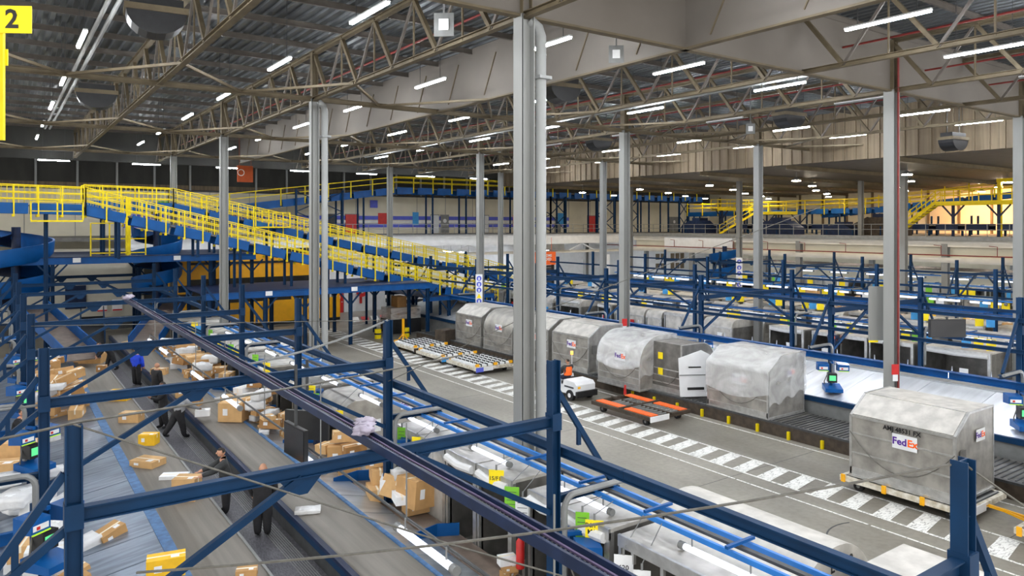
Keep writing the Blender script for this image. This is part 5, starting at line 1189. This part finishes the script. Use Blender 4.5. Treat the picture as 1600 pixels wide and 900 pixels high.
t = thing('rust_beam', 'second rust-coloured rail deeper under the mezzanine', 'beam', (84, 14, 3.6)); ob('beam', MB().bb((0, 0, 0), (.1, 44, .25)).mesh('beam', 'rust'), t); ob('hanger', MB().bb((0, 10, .25), (.05, 10.1, 3.4)).mesh('hanger', 'rust'), t)

# ------------------------------------------------------------------ people
DG = bpy.context.evaluated_depsgraph_get
def person(lb, loc, rz, lean=0.0, arms=((.1, .1), (.1, .1)), legs=((0, 0), (0, 0)), top='cloth_black', bottom='cloth_black', skin='skin', hair='hair', cap=None, vest=None, sit=False, hs=1.0, turn=0.0, lpel=0.0, held=False):
    """arms: (shoulder swing forward, elbow bend) in radians; legs: (hip swing, knee bend); faces local -y"""
    J = {}; pz = .93
    if sit: pz = .5
    J['pel'] = Vector((0, 0, pz)); R = Matrix.Rotation(lean, 3, 'X')
    def up(v): return J['pel']+R @ Vector(v)
    J['wst'] = up((0, 0, .14)); J['chest'] = up((0, .01, .34)); J['neck'] = up((0, 0, .52)); J['head0'] = up((0, -.01, .6))
    E_ = [('pel', 'wst'), ('wst', 'chest'), ('chest', 'neck'), ('neck', 'head0')]
    rad = {'pel': (.2, .16), 'wst': (.2, .155), 'chest': (.225, .17), 'neck': (.062, .062), 'head0': (.056, .056)}
    for s, (sw, el), n in ((-1, arms[0], 'l'), (1, arms[1], 'r')):
        sh = up((s*.205, 0, .46)); J['sh'+n] = sh
        d = R @ Vector((s*.12, -sin(sw), -cos(sw))).normalized(); J['el'+n] = sh+d*.29
        a2 = sw+el; d2 = R @ Vector((-s*.05, -sin(a2), -cos(a2))).normalized(); J['wr'+n] = J['el'+n]+d2*.25; J['ha'+n] = J['wr'+n]+d2*.085; J['hd'+n] = d2
        E_ += [('chest', 'sh'+n), ('sh'+n, 'el'+n), ('el'+n, 'wr'+n), ('wr'+n, 'ha'+n)]
        rad.update({'sh'+n: (.112, .112), 'el'+n: (.086, .086), 'wr'+n: (.05, .05), 'ha'+n: (.04, .025)})
    for s, (sw, kn), n in ((-1, legs[0], 'l'), (1, legs[1], 'r')):
        hp = J['pel']+Vector((s*.095, 0, -.04)); J['hp'+n] = hp
        J['kn'+n] = hp+Vector((s*.01, -sin(sw), -cos(sw)))*.42; a2 = sw-kn; J['an'+n] = J['kn'+n]+Vector((0, -sin(a2), -cos(a2)))*.4; J['to'+n] = J['an'+n]+Vector((0, -.17, -.045))
        E_ += [('pel', 'hp'+n), ('hp'+n, 'kn'+n), ('kn'+n, 'an'+n), ('an'+n, 'to'+n)]
        rad.update({'hp'+n: (.145, .15), 'kn'+n: (.11, .11), 'an'+n: (.08, .08), 'to'+n: (.052, .038)})
    names = [k for k in J if not k.startswith('hd')]
    low = min(J['tol'].z, J['tor'].z, J['anl'].z, J['anr'].z)-.035
    me = bpy.data.meshes.new('body'); me.from_pydata([J[k] for k in names], [(names.index(a), names.index(b)) for a, b in E_], [])
    o = bpy.data.objects.new('t', me); COL.objects.link(o)
    o.modifiers.new('s', 'SKIN'); 
    for k, n in enumerate(names): me.skin_vertices[0].data[k].radius = rad[n]; me.skin_vertices[0].data[k].use_root = n == 'pel'
    sub = o.modifiers.new('u', 'SUBSURF'); sub.levels = 1; sub.render_levels = 1
    body = bpy.data.meshes.new_from_object(o.evaluated_get(DG())); bpy.data.objects.remove(o)
    body.materials.clear()
    for k in (top, bottom, skin, 'black', 'white'): body.materials.append(M[k])
    reg = {'pel': 1, 'hp': 1, 'kn': 1, 'an': 1, 'to': 3, 'wr': 0, 'ha': 2, 'ne': 0, 'he': 2}
    mids = []
    for a, b in E_:
        for f in (.15, .5, .85):
            key = b[:2] if f > .4 else a[:2]
            if b == 'head0': key = 'he'
            if b[:2] == 'ha': key = 'ha'
            if b[:2] == 'to': key = 'to'
            if b[:2] == 'hp' or a[:2] == 'hp': key = 'hp'
            mids.append((J[a].lerp(J[b], f), reg.get(key, 0)))
    bm = bmesh.new(); bm.from_mesh(body)
    for f in bm.faces:
        c = f.calc_center_median(); f.material_index = min(mids, key=lambda m: (m[0]-c).length)[1]; f.smooth = True
    # head, nose, ears, eyes, fingers joined into the same body
    hc = up((0, -.02, .715)); Rh = Matrix.Rotation(turn, 3, 'Z') @ Matrix.Rotation(lean*.6, 3, 'X')
    def blob(c, s_, mi, seg=12, rings=8):
        r = bmesh.ops.create_uvsphere(bm, u_segments=seg, v_segments=rings, radius=1)
        for v in r['verts']: v.co = Vector(c)+Rh @ Vector((v.co.x*s_[0], v.co.y*s_[1], v.co.z*s_[2]))
        for f in {f for v in r['verts'] for f in v.link_faces}: f.material_index = mi; f.smooth = True
    blob(hc, (.076, .095, .115), 2); blob(hc+Rh @ Vector((0, -.03, -.05)), (.055, .06, .06), 2, 10, 6)
    blob(hc+Rh @ Vector((0, -.1, -.012)), (.014, .02, .026), 2, 6, 5)
    for s in (-1, 1):
        blob(hc+Rh @ Vector((s*.078, .0, -.01)), (.012, .022, .032), 2, 6, 5); blob(hc+Rh @ Vector((s*.03, -.083, .012)), (.012, .008, .008), 3, 6, 5)
    blob(hc+Rh @ Vector((0, -.088, -.06)), (.022, .006, .005), 3, 6, 4)
    for n, s in (('l', -1), ('r', 1)):
        d2 = J['hd'+n]; side = Vector((1, 0, 0)); pn = d2.cross(side).normalized()
        for k in range(5):
            if k < 4: b0 = J['ha'+n]+side*(k-1.5)*.019+d2*.0; ln = (.07, .08, .075, .058)[k]; dd = d2
            else: b0 = J['wr'+n]+d2*.04-side*s*.03; ln = .055; dd = (d2-side*s*.7).normalized()
            p1 = b0+dd*ln*.6; p2 = p1+(dd*.8+pn*.5).normalized()*ln*.45
            mb = MB().tube([b0, p1, p2], [.0095, .009, .007], 5); vs = [bm.verts.new(v) for v in mb.v]
            for f in mb.f:
                try: q = bm.faces.new([vs[i] for i in f]); q.material_index = 2; q.smooth = True
                except ValueError: pass
    bm.to_mesh(body); bm.free()
    t = thing('person', lb, 'person', loc, rz, None)
    off = Vector((0, 0, 0 if sit else -low))
    ob('body', body, t, off)
    hm = bmesh.new(); bmesh.ops.create_uvsphere(hm, u_segments=14, v_segments=10, radius=1)
    dele = [v for v in hm.verts if v.co.z < (-.1 if v.co.y > .0 else .35)]
    bmesh.ops.delete(hm, geom=dele, context='VERTS')
    for v in hm.verts: v.co = hc+Rh @ Vector((v.co.x*.083, v.co.y*.102+.004, v.co.z*.124))
    hme = bpy.data.meshes.new('hair'); hm.to_mesh(hme); hm.free(); hme.materials.append(M[cap or hair or 'hair']); smooth(hme)
    if hair or cap: ob('cap' if cap else 'hair', hme, t, off)
    if vest:
        vb = MB(); n_ = 14; rows = [(.04, .19, .155), (.2, .19, .155), (.36, .205, .165), (.47, .17, .13)]
        vv = [tuple(up((r1*cos(q), r2*sin(q)+.005, h))) for h, r1, r2 in rows for q in [2*pi*k/n_ for k in range(n_)]]
        vb.add(vv, [(r*n_+k, r*n_+(k+1) % n_, (r+1)*n_+(k+1) % n_, (r+1)*n_+k) for r in range(3) for k in range(n_)])
        v_ = ob('vest', smooth(vb.mesh('vest', vest)), t, off)
        ob('reflective_band', MB().tube([tuple(up((.178*cos(q), .145*sin(q), .22))) for q in [2*pi*k/14 for k in range(15)]], .014, 5).mesh('reflective_band', 'white'), v_)
    t.scale = (hs*1.16, hs*1.12, hs)
    return t
person('man in blue football shirt and dark trousers standing on the walkway', (5.5, 39.2, .81), 2.3, 0, ((.1, .3), (.1, .5)), top='shirt_blue', hair='hair', skin='skin')
person('bald man in black jumper standing behind the blue-shirted man', (5.62, 34.6, .81), 1.9, 0, ((.1, .2), (.1, .2)), top='cloth_black', hair=None)
person('man in dark clothes bending forward with arms folded on the walkway', (5.15, 30.3, .81), -1.7, -.0, ((.6, 1.4), (.6, 1.4)), ((.1, .1), (-.1, .1)), top='cloth_black', skin='skin_dark')
person('worker in grey jacket and white cap leaning over the right belt with a parcel', (5.35, 28.6, .81), 1.75, .42, ((1.1, .4), (1.0, .4)), ((.25, .1), (-.45, .1)), top='cloth_grey', skin='skin_dark', cap='white')
person('dark-haired man in charcoal jumper lifting a carton on the left belt', (5.0, 20.4, .81), -1.75, .12, ((1.0, .4), (1.1, .3)), top='cloth_dark', hair='hair')
person('bald man in black standing with his back to us by the right belt', (5.38, 18.4, .81), 2.7, .08, ((.2, .3), (.3, .4)), top='cloth_black', hair=None)
person('worker in black blurred by movement at the far end of the left belt', (4.95, 44.0, .81), -1.6, .75, ((1.2, .2), (1.2, .2)), ((.3, .1), (-.3, .1)), top='cloth_black')
person('man in dark jacket standing at the stations left of the tall blue post', (9.0, 33.1, .95), -2.4, 0, ((.1, .3), (.1, .3)), top='cloth_navy', hair='hair')
person('worker in orange vest bending over a carton at the left stations', (8.95, 31.6, .95), -1.9, .5, ((1.1, .3), (1.1, .3)), top='cloth_dark', vest='hivis')
person('worker in navy clothes leaning into the open grey container', (9.0, 24.2, .55), 1.4, .35, ((1.1, .4), (1.2, .3)), ((.1, .1), (-.2, 0)), top='cloth_navy', bottom='cloth_navy')
person('dark-haired packer by the scanner at the far left stations', (8.95, 36.9, .95), 1.2, .1, ((.8, .4), (.8, .4)), top='cloth_black')
person('driver in orange vest seated on the white tow tractor', (23.3, 28.3, .5), pi, 0.0, ((.9, .35), (.9, .35)), ((1.35, 1.2), (1.35, 1.2)), top='cloth_dark', bottom='cloth_navy', vest='hivis', sit=True)
person('worker in orange vest among the containers beyond the large right slope', (38.2, 23.2, .9), 1.6, .1, ((.6, .6), (.6, .6)), top='cloth_navy', vest='hivis')
person('worker in green vest among the containers beyond the large right slope', (38.3, 20.1, .9), 1.6, .1, ((.6, .6), (.6, .6)), top='cloth_dark', vest='hivis_green', skin='skin')
person('worker in dark clothes bent over the distant middle belt', (54.9, 26.5, 1.0), 1.9, .6, ((1.0, .3), (1.0, .3)), top='cloth_navy')
person('small figure in orange on the right mezzanine before the orange-lit wall', (73.5, 20.4, 8.62), 1.3, .4, ((1.0, .5), (.8, .8)), top='hivis', bottom='cloth_dark')
person('dark figure at the stations at the left picture edge', (.55, 30.5, .4), 1.2, .2, ((.7, .6), (.7, .6)), top='cloth_black')

# ------------------------------------------------------------------ parcels
rng = random.Random(5)
CM = {'card': 'brown', 'card2': 'light brown', 'card3': 'dark brown', 'parcel_yellow': 'yellow', 'paper': 'white', 'bag': 'white'}
def carton(lb, loc, size, rz=0, mt='card', tilt=(0, 0), grp=None, labelled=True, cat='carton'):
    l, w, h = size
    t = thing('carton' if mt != 'bag' else 'parcel_bag', lb, cat if mt != 'bag' else 'parcel', loc, rz, grp); t.rotation_euler = (tilt[0], tilt[1], rz)
    if mt == 'bag':
        vs = []; n = 7
        bm = bmesh.new(); bmesh.ops.create_cube(bm, size=1); bmesh.ops.subdivide_edges(bm, edges=bm.edges, cuts=3, use_grid_fill=True)
        for v in bm.verts:
            p = v.co.copy(); f = 1-.75*max(abs(p.x), abs(p.y))**4*6
            v.co = Vector((p.x*l, p.y*w, (p.z*max(.25, min(1, f))+.5)*h))+Vector((0, 0, noise.noise(p*4+Vector(loc))*h*.18))
        me = bpy.data.meshes.new('bag'); bm.to_mesh(me); bm.free(); me.materials.append(M['bag']); smooth(me); ob('bag', me, t)
        ob('shipping_label', MB().bb((-l*.18, -w*.18, h*.98), (l*.12, w*.12, h*1.0)).mesh('shipping_label', 'paper'), t)
        return t
    ob('body', MB().bb((-l/2, -w/2, 0), (l/2, w/2, h)).mesh('body', mt), t)
    ob('tape', MB().bb((-l/2-.002, -.025, h*.62), (l/2+.002, .025, h+.003)).mesh('tape', 'tape'), t)
    if labelled:
        ob('shipping_label', MB().bb((l*.12, -w*.36, h), (l*.34, -w*.1, h+.004)).mesh('shipping_label', 'paper'), t)
        ob('side_label', MB().bb((-l*.3, -w/2-.003, h*.35), (-l*.1, -w/2, h*.7)).mesh('side_label', 'paper'), t)
    return t
for lb, loc, size, rz, mt in (
    ('yellow carton near the middle of the left belt, behind a blue bar', (4.3, 35.3, 1.03), (.8, .45, .42), -.6, 'parcel_yellow'),
    ('light brown carton partly behind the long diagonal brace on the left belt', (4.2, 31.2, 1.03), (.75, .5, .35), -.6, 'card2'),
    ('yellow carton with light top on the left belt left of the walking people', (4.25, 27.6, 1.03), (.55, .4, .36), -.6, 'parcel_yellow'),
    ('flat light brown carton with black straps on the left belt', (3.85, 25.2, 1.03), (.85, .6, .2), -.9, 'card2'),
    ('flat white envelope box on the left belt before the carton being lifted', (4.3, 23.5, 1.03), (.75, .4, .1), -.5, 'paper'),
    ('brown carton held by the man in charcoal jumper', (4.25, 21.5, 1.03), (.62, .5, .6), -.6, 'card2'),
    ('yellow topped carton at the bottom edge of the left belt', (2.95, 17.0, 1.07), (.75, .4, .4), -.2, 'parcel_yellow'),
    ('small brown carton at the bottom of the left belt by its right edge', (4.35, 16.0, 1.03), (.42, .28, .18), -.4, 'card'),
    ('white padded bag lying on the right belt in the foreground', (6.35, 17.9, 1.33), (.62, .36, .12), -.4, 'bag'),
    ('brown carton standing on the right belt behind the standing men', (6.5, 32.9, 1.33), (.75, .5, .5), -.6, 'card2'),
    ('brown carton on the right belt under the crossbar', (6.35, 31.2, 1.33), (.7, .5, .36), -.6, 'card'),
    ('small carton on the right belt beside the blue-shirted man', (6.4, 38.6, 1.33), (.7, .4, .3), -.6, 'card2'),
    ('white parcel in the hands of the worker in the grey jacket', (6.15, 28.4, 1.55), (.5, .35, .22), -.3, 'paper'),
    ('big brown carton with white side label on the right belt edge', (7.15, 27.9, 1.36), (.9, .75, .68), -.7, 'card2'),
    ('large carton at the far left of the left belt beside the blurred worker', (4.3, 45.8, 1.03), (1.2, .8, .8), -.6, 'card'),
    ('carton with a white label at the far left belt', (3.75, 46.6, 1.03), (.9, .7, .6), -.6, 'card2'),
    ('small tan carton at the far end of the left belt', (4.4, 42.8, 1.03), (.45, .4, .3), -.3, 'card3'),
    ('flat carton at the far end of the right belt', (6.5, 48, 1.33), (1.0, .7, .35), -.6, 'card2'),
    ('second flat carton at the far end of the right belt', (6.9, 46.2, 1.33), (1.0, .7, .3), -.4, 'card'),
    ('brown carton lying alone on the left metal slope near the blue strip', (2.3, 20.3, .82), (.6, .48, .3), .4, 'card'),
    ('long white padded bag behind the nearest left post', (1.45, 20.1, .66), (1.3, .55, .28), .3, 'bag'),
    ('small yellowish flat carton behind the nearest left post', (1.35, 18.9, .68), (.7, .42, .16), .35, 'card2'),
    ('strapped brown carton pile top by the nearest left post', (1.25, 18.2, .55), (.85, .7, .42), .35, 'card'),
    ('white rounded box half hidden by the nearest left post', (1.5, 23.9, .7), (.9, .5, .25), .4, 'bag')):
    t = carton(lb, loc, size, rz, mt, tilt=(0, .29*(-1 if loc[0] < 3 and mt != 'parcel_yellow' else 0)))
# heaps
def heap(n, b0, b1, a0, a1, zf, where, grp, layers=2, mts=('card', 'card2', 'card3', 'card2', 'card', 'bag', 'paper'), smin=.35, smax=.75, tl=.12):
    """cartons dropped one by one, each resting on the ones below it"""
    placed = []; k = 0
    while len(placed) < n and k < n*25:
        k += 1; a, b = rng.uniform(a0, a1), rng.uniform(b0, b1); mt = rng.choice(mts); l = rng.uniform(smin, smax); sz = (l, l*rng.uniform(.5, .85), l*rng.uniform(.3, .6))
        r = (sz[0]+sz[1])*.29; base = zf(b); z = base; up_ = False
        for (pa, pb, pr, ptop) in placed:
            if math.hypot(pa-a, pb-b) < (pr+r)*.92: z = max(z, ptop+.01); up_ = True
        if z > base+.42*layers: continue
        placed.append((a, b, r, z+sz[2])); heap.todo.append((a, b, z, sz, mt, up_))
    cnt = {}
    for a, b, z, sz, mt, up_ in sorted(heap.todo):
        l = sz[0]; big = 'large' if l > (smin+smax)/2 else 'small'; key = (mt, big); cnt[key] = cnt.get(key, 0)+1
        nm = 'bag' if mt == 'bag' else 'carton'; q = tl*.35 if not up_ else tl*.6
        carton(f'{big} {CM[mt]} {nm} {where}, {ORD[cnt[key]-1]} nearest such', (b, a, z), sz, rng.uniform(-.6, .6)+(0 if rng.random() < .7 else .8), mt, (rng.uniform(-q, q), rng.uniform(-q, q)-(.15 if b < 3.1 and zf is zs else 0)), grp, labelled=rng.random() < .6)
    heap.todo = []
heap.todo = []
zs = lambda b: 1.02-(3.13-b)*.155 if b < 3.13 else 1.03
heap(60, 1.2, 3.0, 33.5, 41.5, zs, 'in the heap on the left slope', 'heap on the left slope', 3, smin=.4, smax=.85, tl=.3)
heap(18, .1, 1.3, 19, 31, lambda b: .6, 'at the left picture edge', 'parcels at the left edge', 2, mts=('bag', 'bag', 'paper', 'card2', 'bag'), smin=.6, smax=1.2)
heap(12, .1, .9, 12.6, 18.5, lambda b: .55, 'at the lower left corner', 'parcels at the lower left corner', 2, mts=('bag', 'bag', 'card2', 'bag', 'paper'), smin=.5, smax=1.0)
zt = lambda b: 1.34 if b < 7.4 else 1.06+max(0, (8.35-b))*.27
heap(9, 8.3, 8.95, 16.9, 19.4, zt, 'in the heap left of the docked containers', 'heap by the docked containers', 2, smin=.5, smax=.85)
heap(5, 8.45, 9.0, 20.4, 22.4, zt, 'at the packing place below the cable tray', 'cartons below the cable tray', 2, smin=.4, smax=.75)
heap(34, 7.5, 8.8, 25.4, 31.2, zt, 'in the long heap right of the right belt', 'long heap right of the right belt', 3, smin=.4, smax=.8, tl=.2)
heap(20, 7.5, 8.8, 34.8, 38.0, zt, 'in the heap behind the hanging lamps', 'heap behind the hanging lamps', 2, smin=.45, smax=.9, tl=.2)
heap(34, 7.4, 8.8, 38.8, 45, zt, 'in the farthest heap of the right belt', 'farthest heap of the right belt', 2, smin=.45, smax=1.0, tl=.2)
heap(3, 8.7, 9.05, 12.2, 12.9, zt, 'beside the tray at the lower edge', 'parcels at the lower edge', 1, mts=('card', 'paper', 'card2'), smin=.3, smax=.4)
heap(40, 52.6, 54.5, 16, 44, lambda b: 1.47, 'on the nearest distant belt', 'parcels on the nearest distant belt', 1, mts=('card', 'card2', 'card3', 'parcel_yellow', 'paper'), smin=.6, smax=1.1)
heap(26, 61.6, 63.4, 18, 44, lambda b: 1.47, 'on the middle distant belt', 'parcels on the middle distant belt', 1, mts=('card', 'card2', 'paper'), smin=.7, smax=1.2)
carton('large light brown carton leaning in the heap by the docked containers', (8.75, 17.6, 1.25), (.7, .9, .55), .5, 'card2', (.1, .3))
carton('tall carton at the top of the heap by the docked containers', (8.85, 16.9, 1.3), (.75, .8, .7), .2, 'card', (0, .1))
carton('big carton below the cable tray next to the blue divider', (8.75, 21.6, 1.1), (.8, .8, .65), -.5, 'card')
for i, (b, a) in enumerate(((20.5, 31.5),)):
    pass

# ------------------------------------------------------------------ fill lights added to brighten the space below the mezzanines
q = 0
for b_, a_list in ((70.5, range(14, 76, 7)), (83, range(18, 76, 8)), (56, (71.5, 76)), (44, (72, 76)), (34, (73,)), (24, (73,))):
    for a in a_list:
        inst(LPm, 'batten_lamp', f'white tube lamp under the mezzanine slab, {ORD[q]} counted from the right front', 'lamp', (b_, a, 5.4), 0, 'added fill lights under the mezzanines'); q += 1
t = thing('equipment_panel', 'grey flat equipment panel fixed behind the red-piped column', 'panel', (29.1, 15.35, 3.9)); t.rotation_euler = (0, 0, -.62)
ob('panel', MB().bb((-.7, 0, 0), (.5, .08, 2.15)).mesh('panel', 'column'), t); ob('bracket', MB().bb((-.1, -.3, 1.0), (.1, 0, 1.1)).mesh('bracket', 'grey'), t); ob('yellow_strip', MB().bb((-.72, -.01, -.08), (-.35, .02, 0)).mesh('yellow_strip', 'tag_yellow'), t)
for k, (b, a, z) in enumerate(((28.55, 14.74, 2.9), (28.55, 29.74, 3.1))):
    t = thing('column_sign', ('small red and white sign on the red-piped column', 'small red and white sign at the foot of the column behind the wrapped container')[k], 'sign', (b, a, z), -.5)
    ob('plate', MB().bb((-.14, -.03, -.2), (.14, 0, .2)).mesh('plate', 'red'), t); ob('lower_half', MB().bb((-.1, -.035, -.45), (.1, -.01, -.2)).mesh('lower_half', 'paper'), t)

for k, (b, a, z) in enumerate(((5.0, 11.4, 5.12), (5.0, 38.3, 5.12))):
    t = thing('film_bundle', ('crumpled pale purple plastic film tied on the cable tray in the foreground', 'crumpled purple film at the far end of the cable tray')[k], 'plastic film', (b, a, z), .4)
    for n_ in range(3):
        bm = bmesh.new(); bmesh.ops.create_icosphere(bm, subdivisions=3, radius=1)
        for v in bm.verts: v.co = Vector((v.co.x*.19, v.co.y*.13, v.co.z*.08))*(1+.7*noise.noise(v.co*2.5+Vector((n_*7, k, 0))))
        me = bpy.data.meshes.new('film_fold'); bm.to_mesh(me); bm.free(); me.materials.append(M['wrap_violet']); smooth(me); ob('film_fold', me, t, (n_*.12-.1, n_*.1-.1, n_*.03))
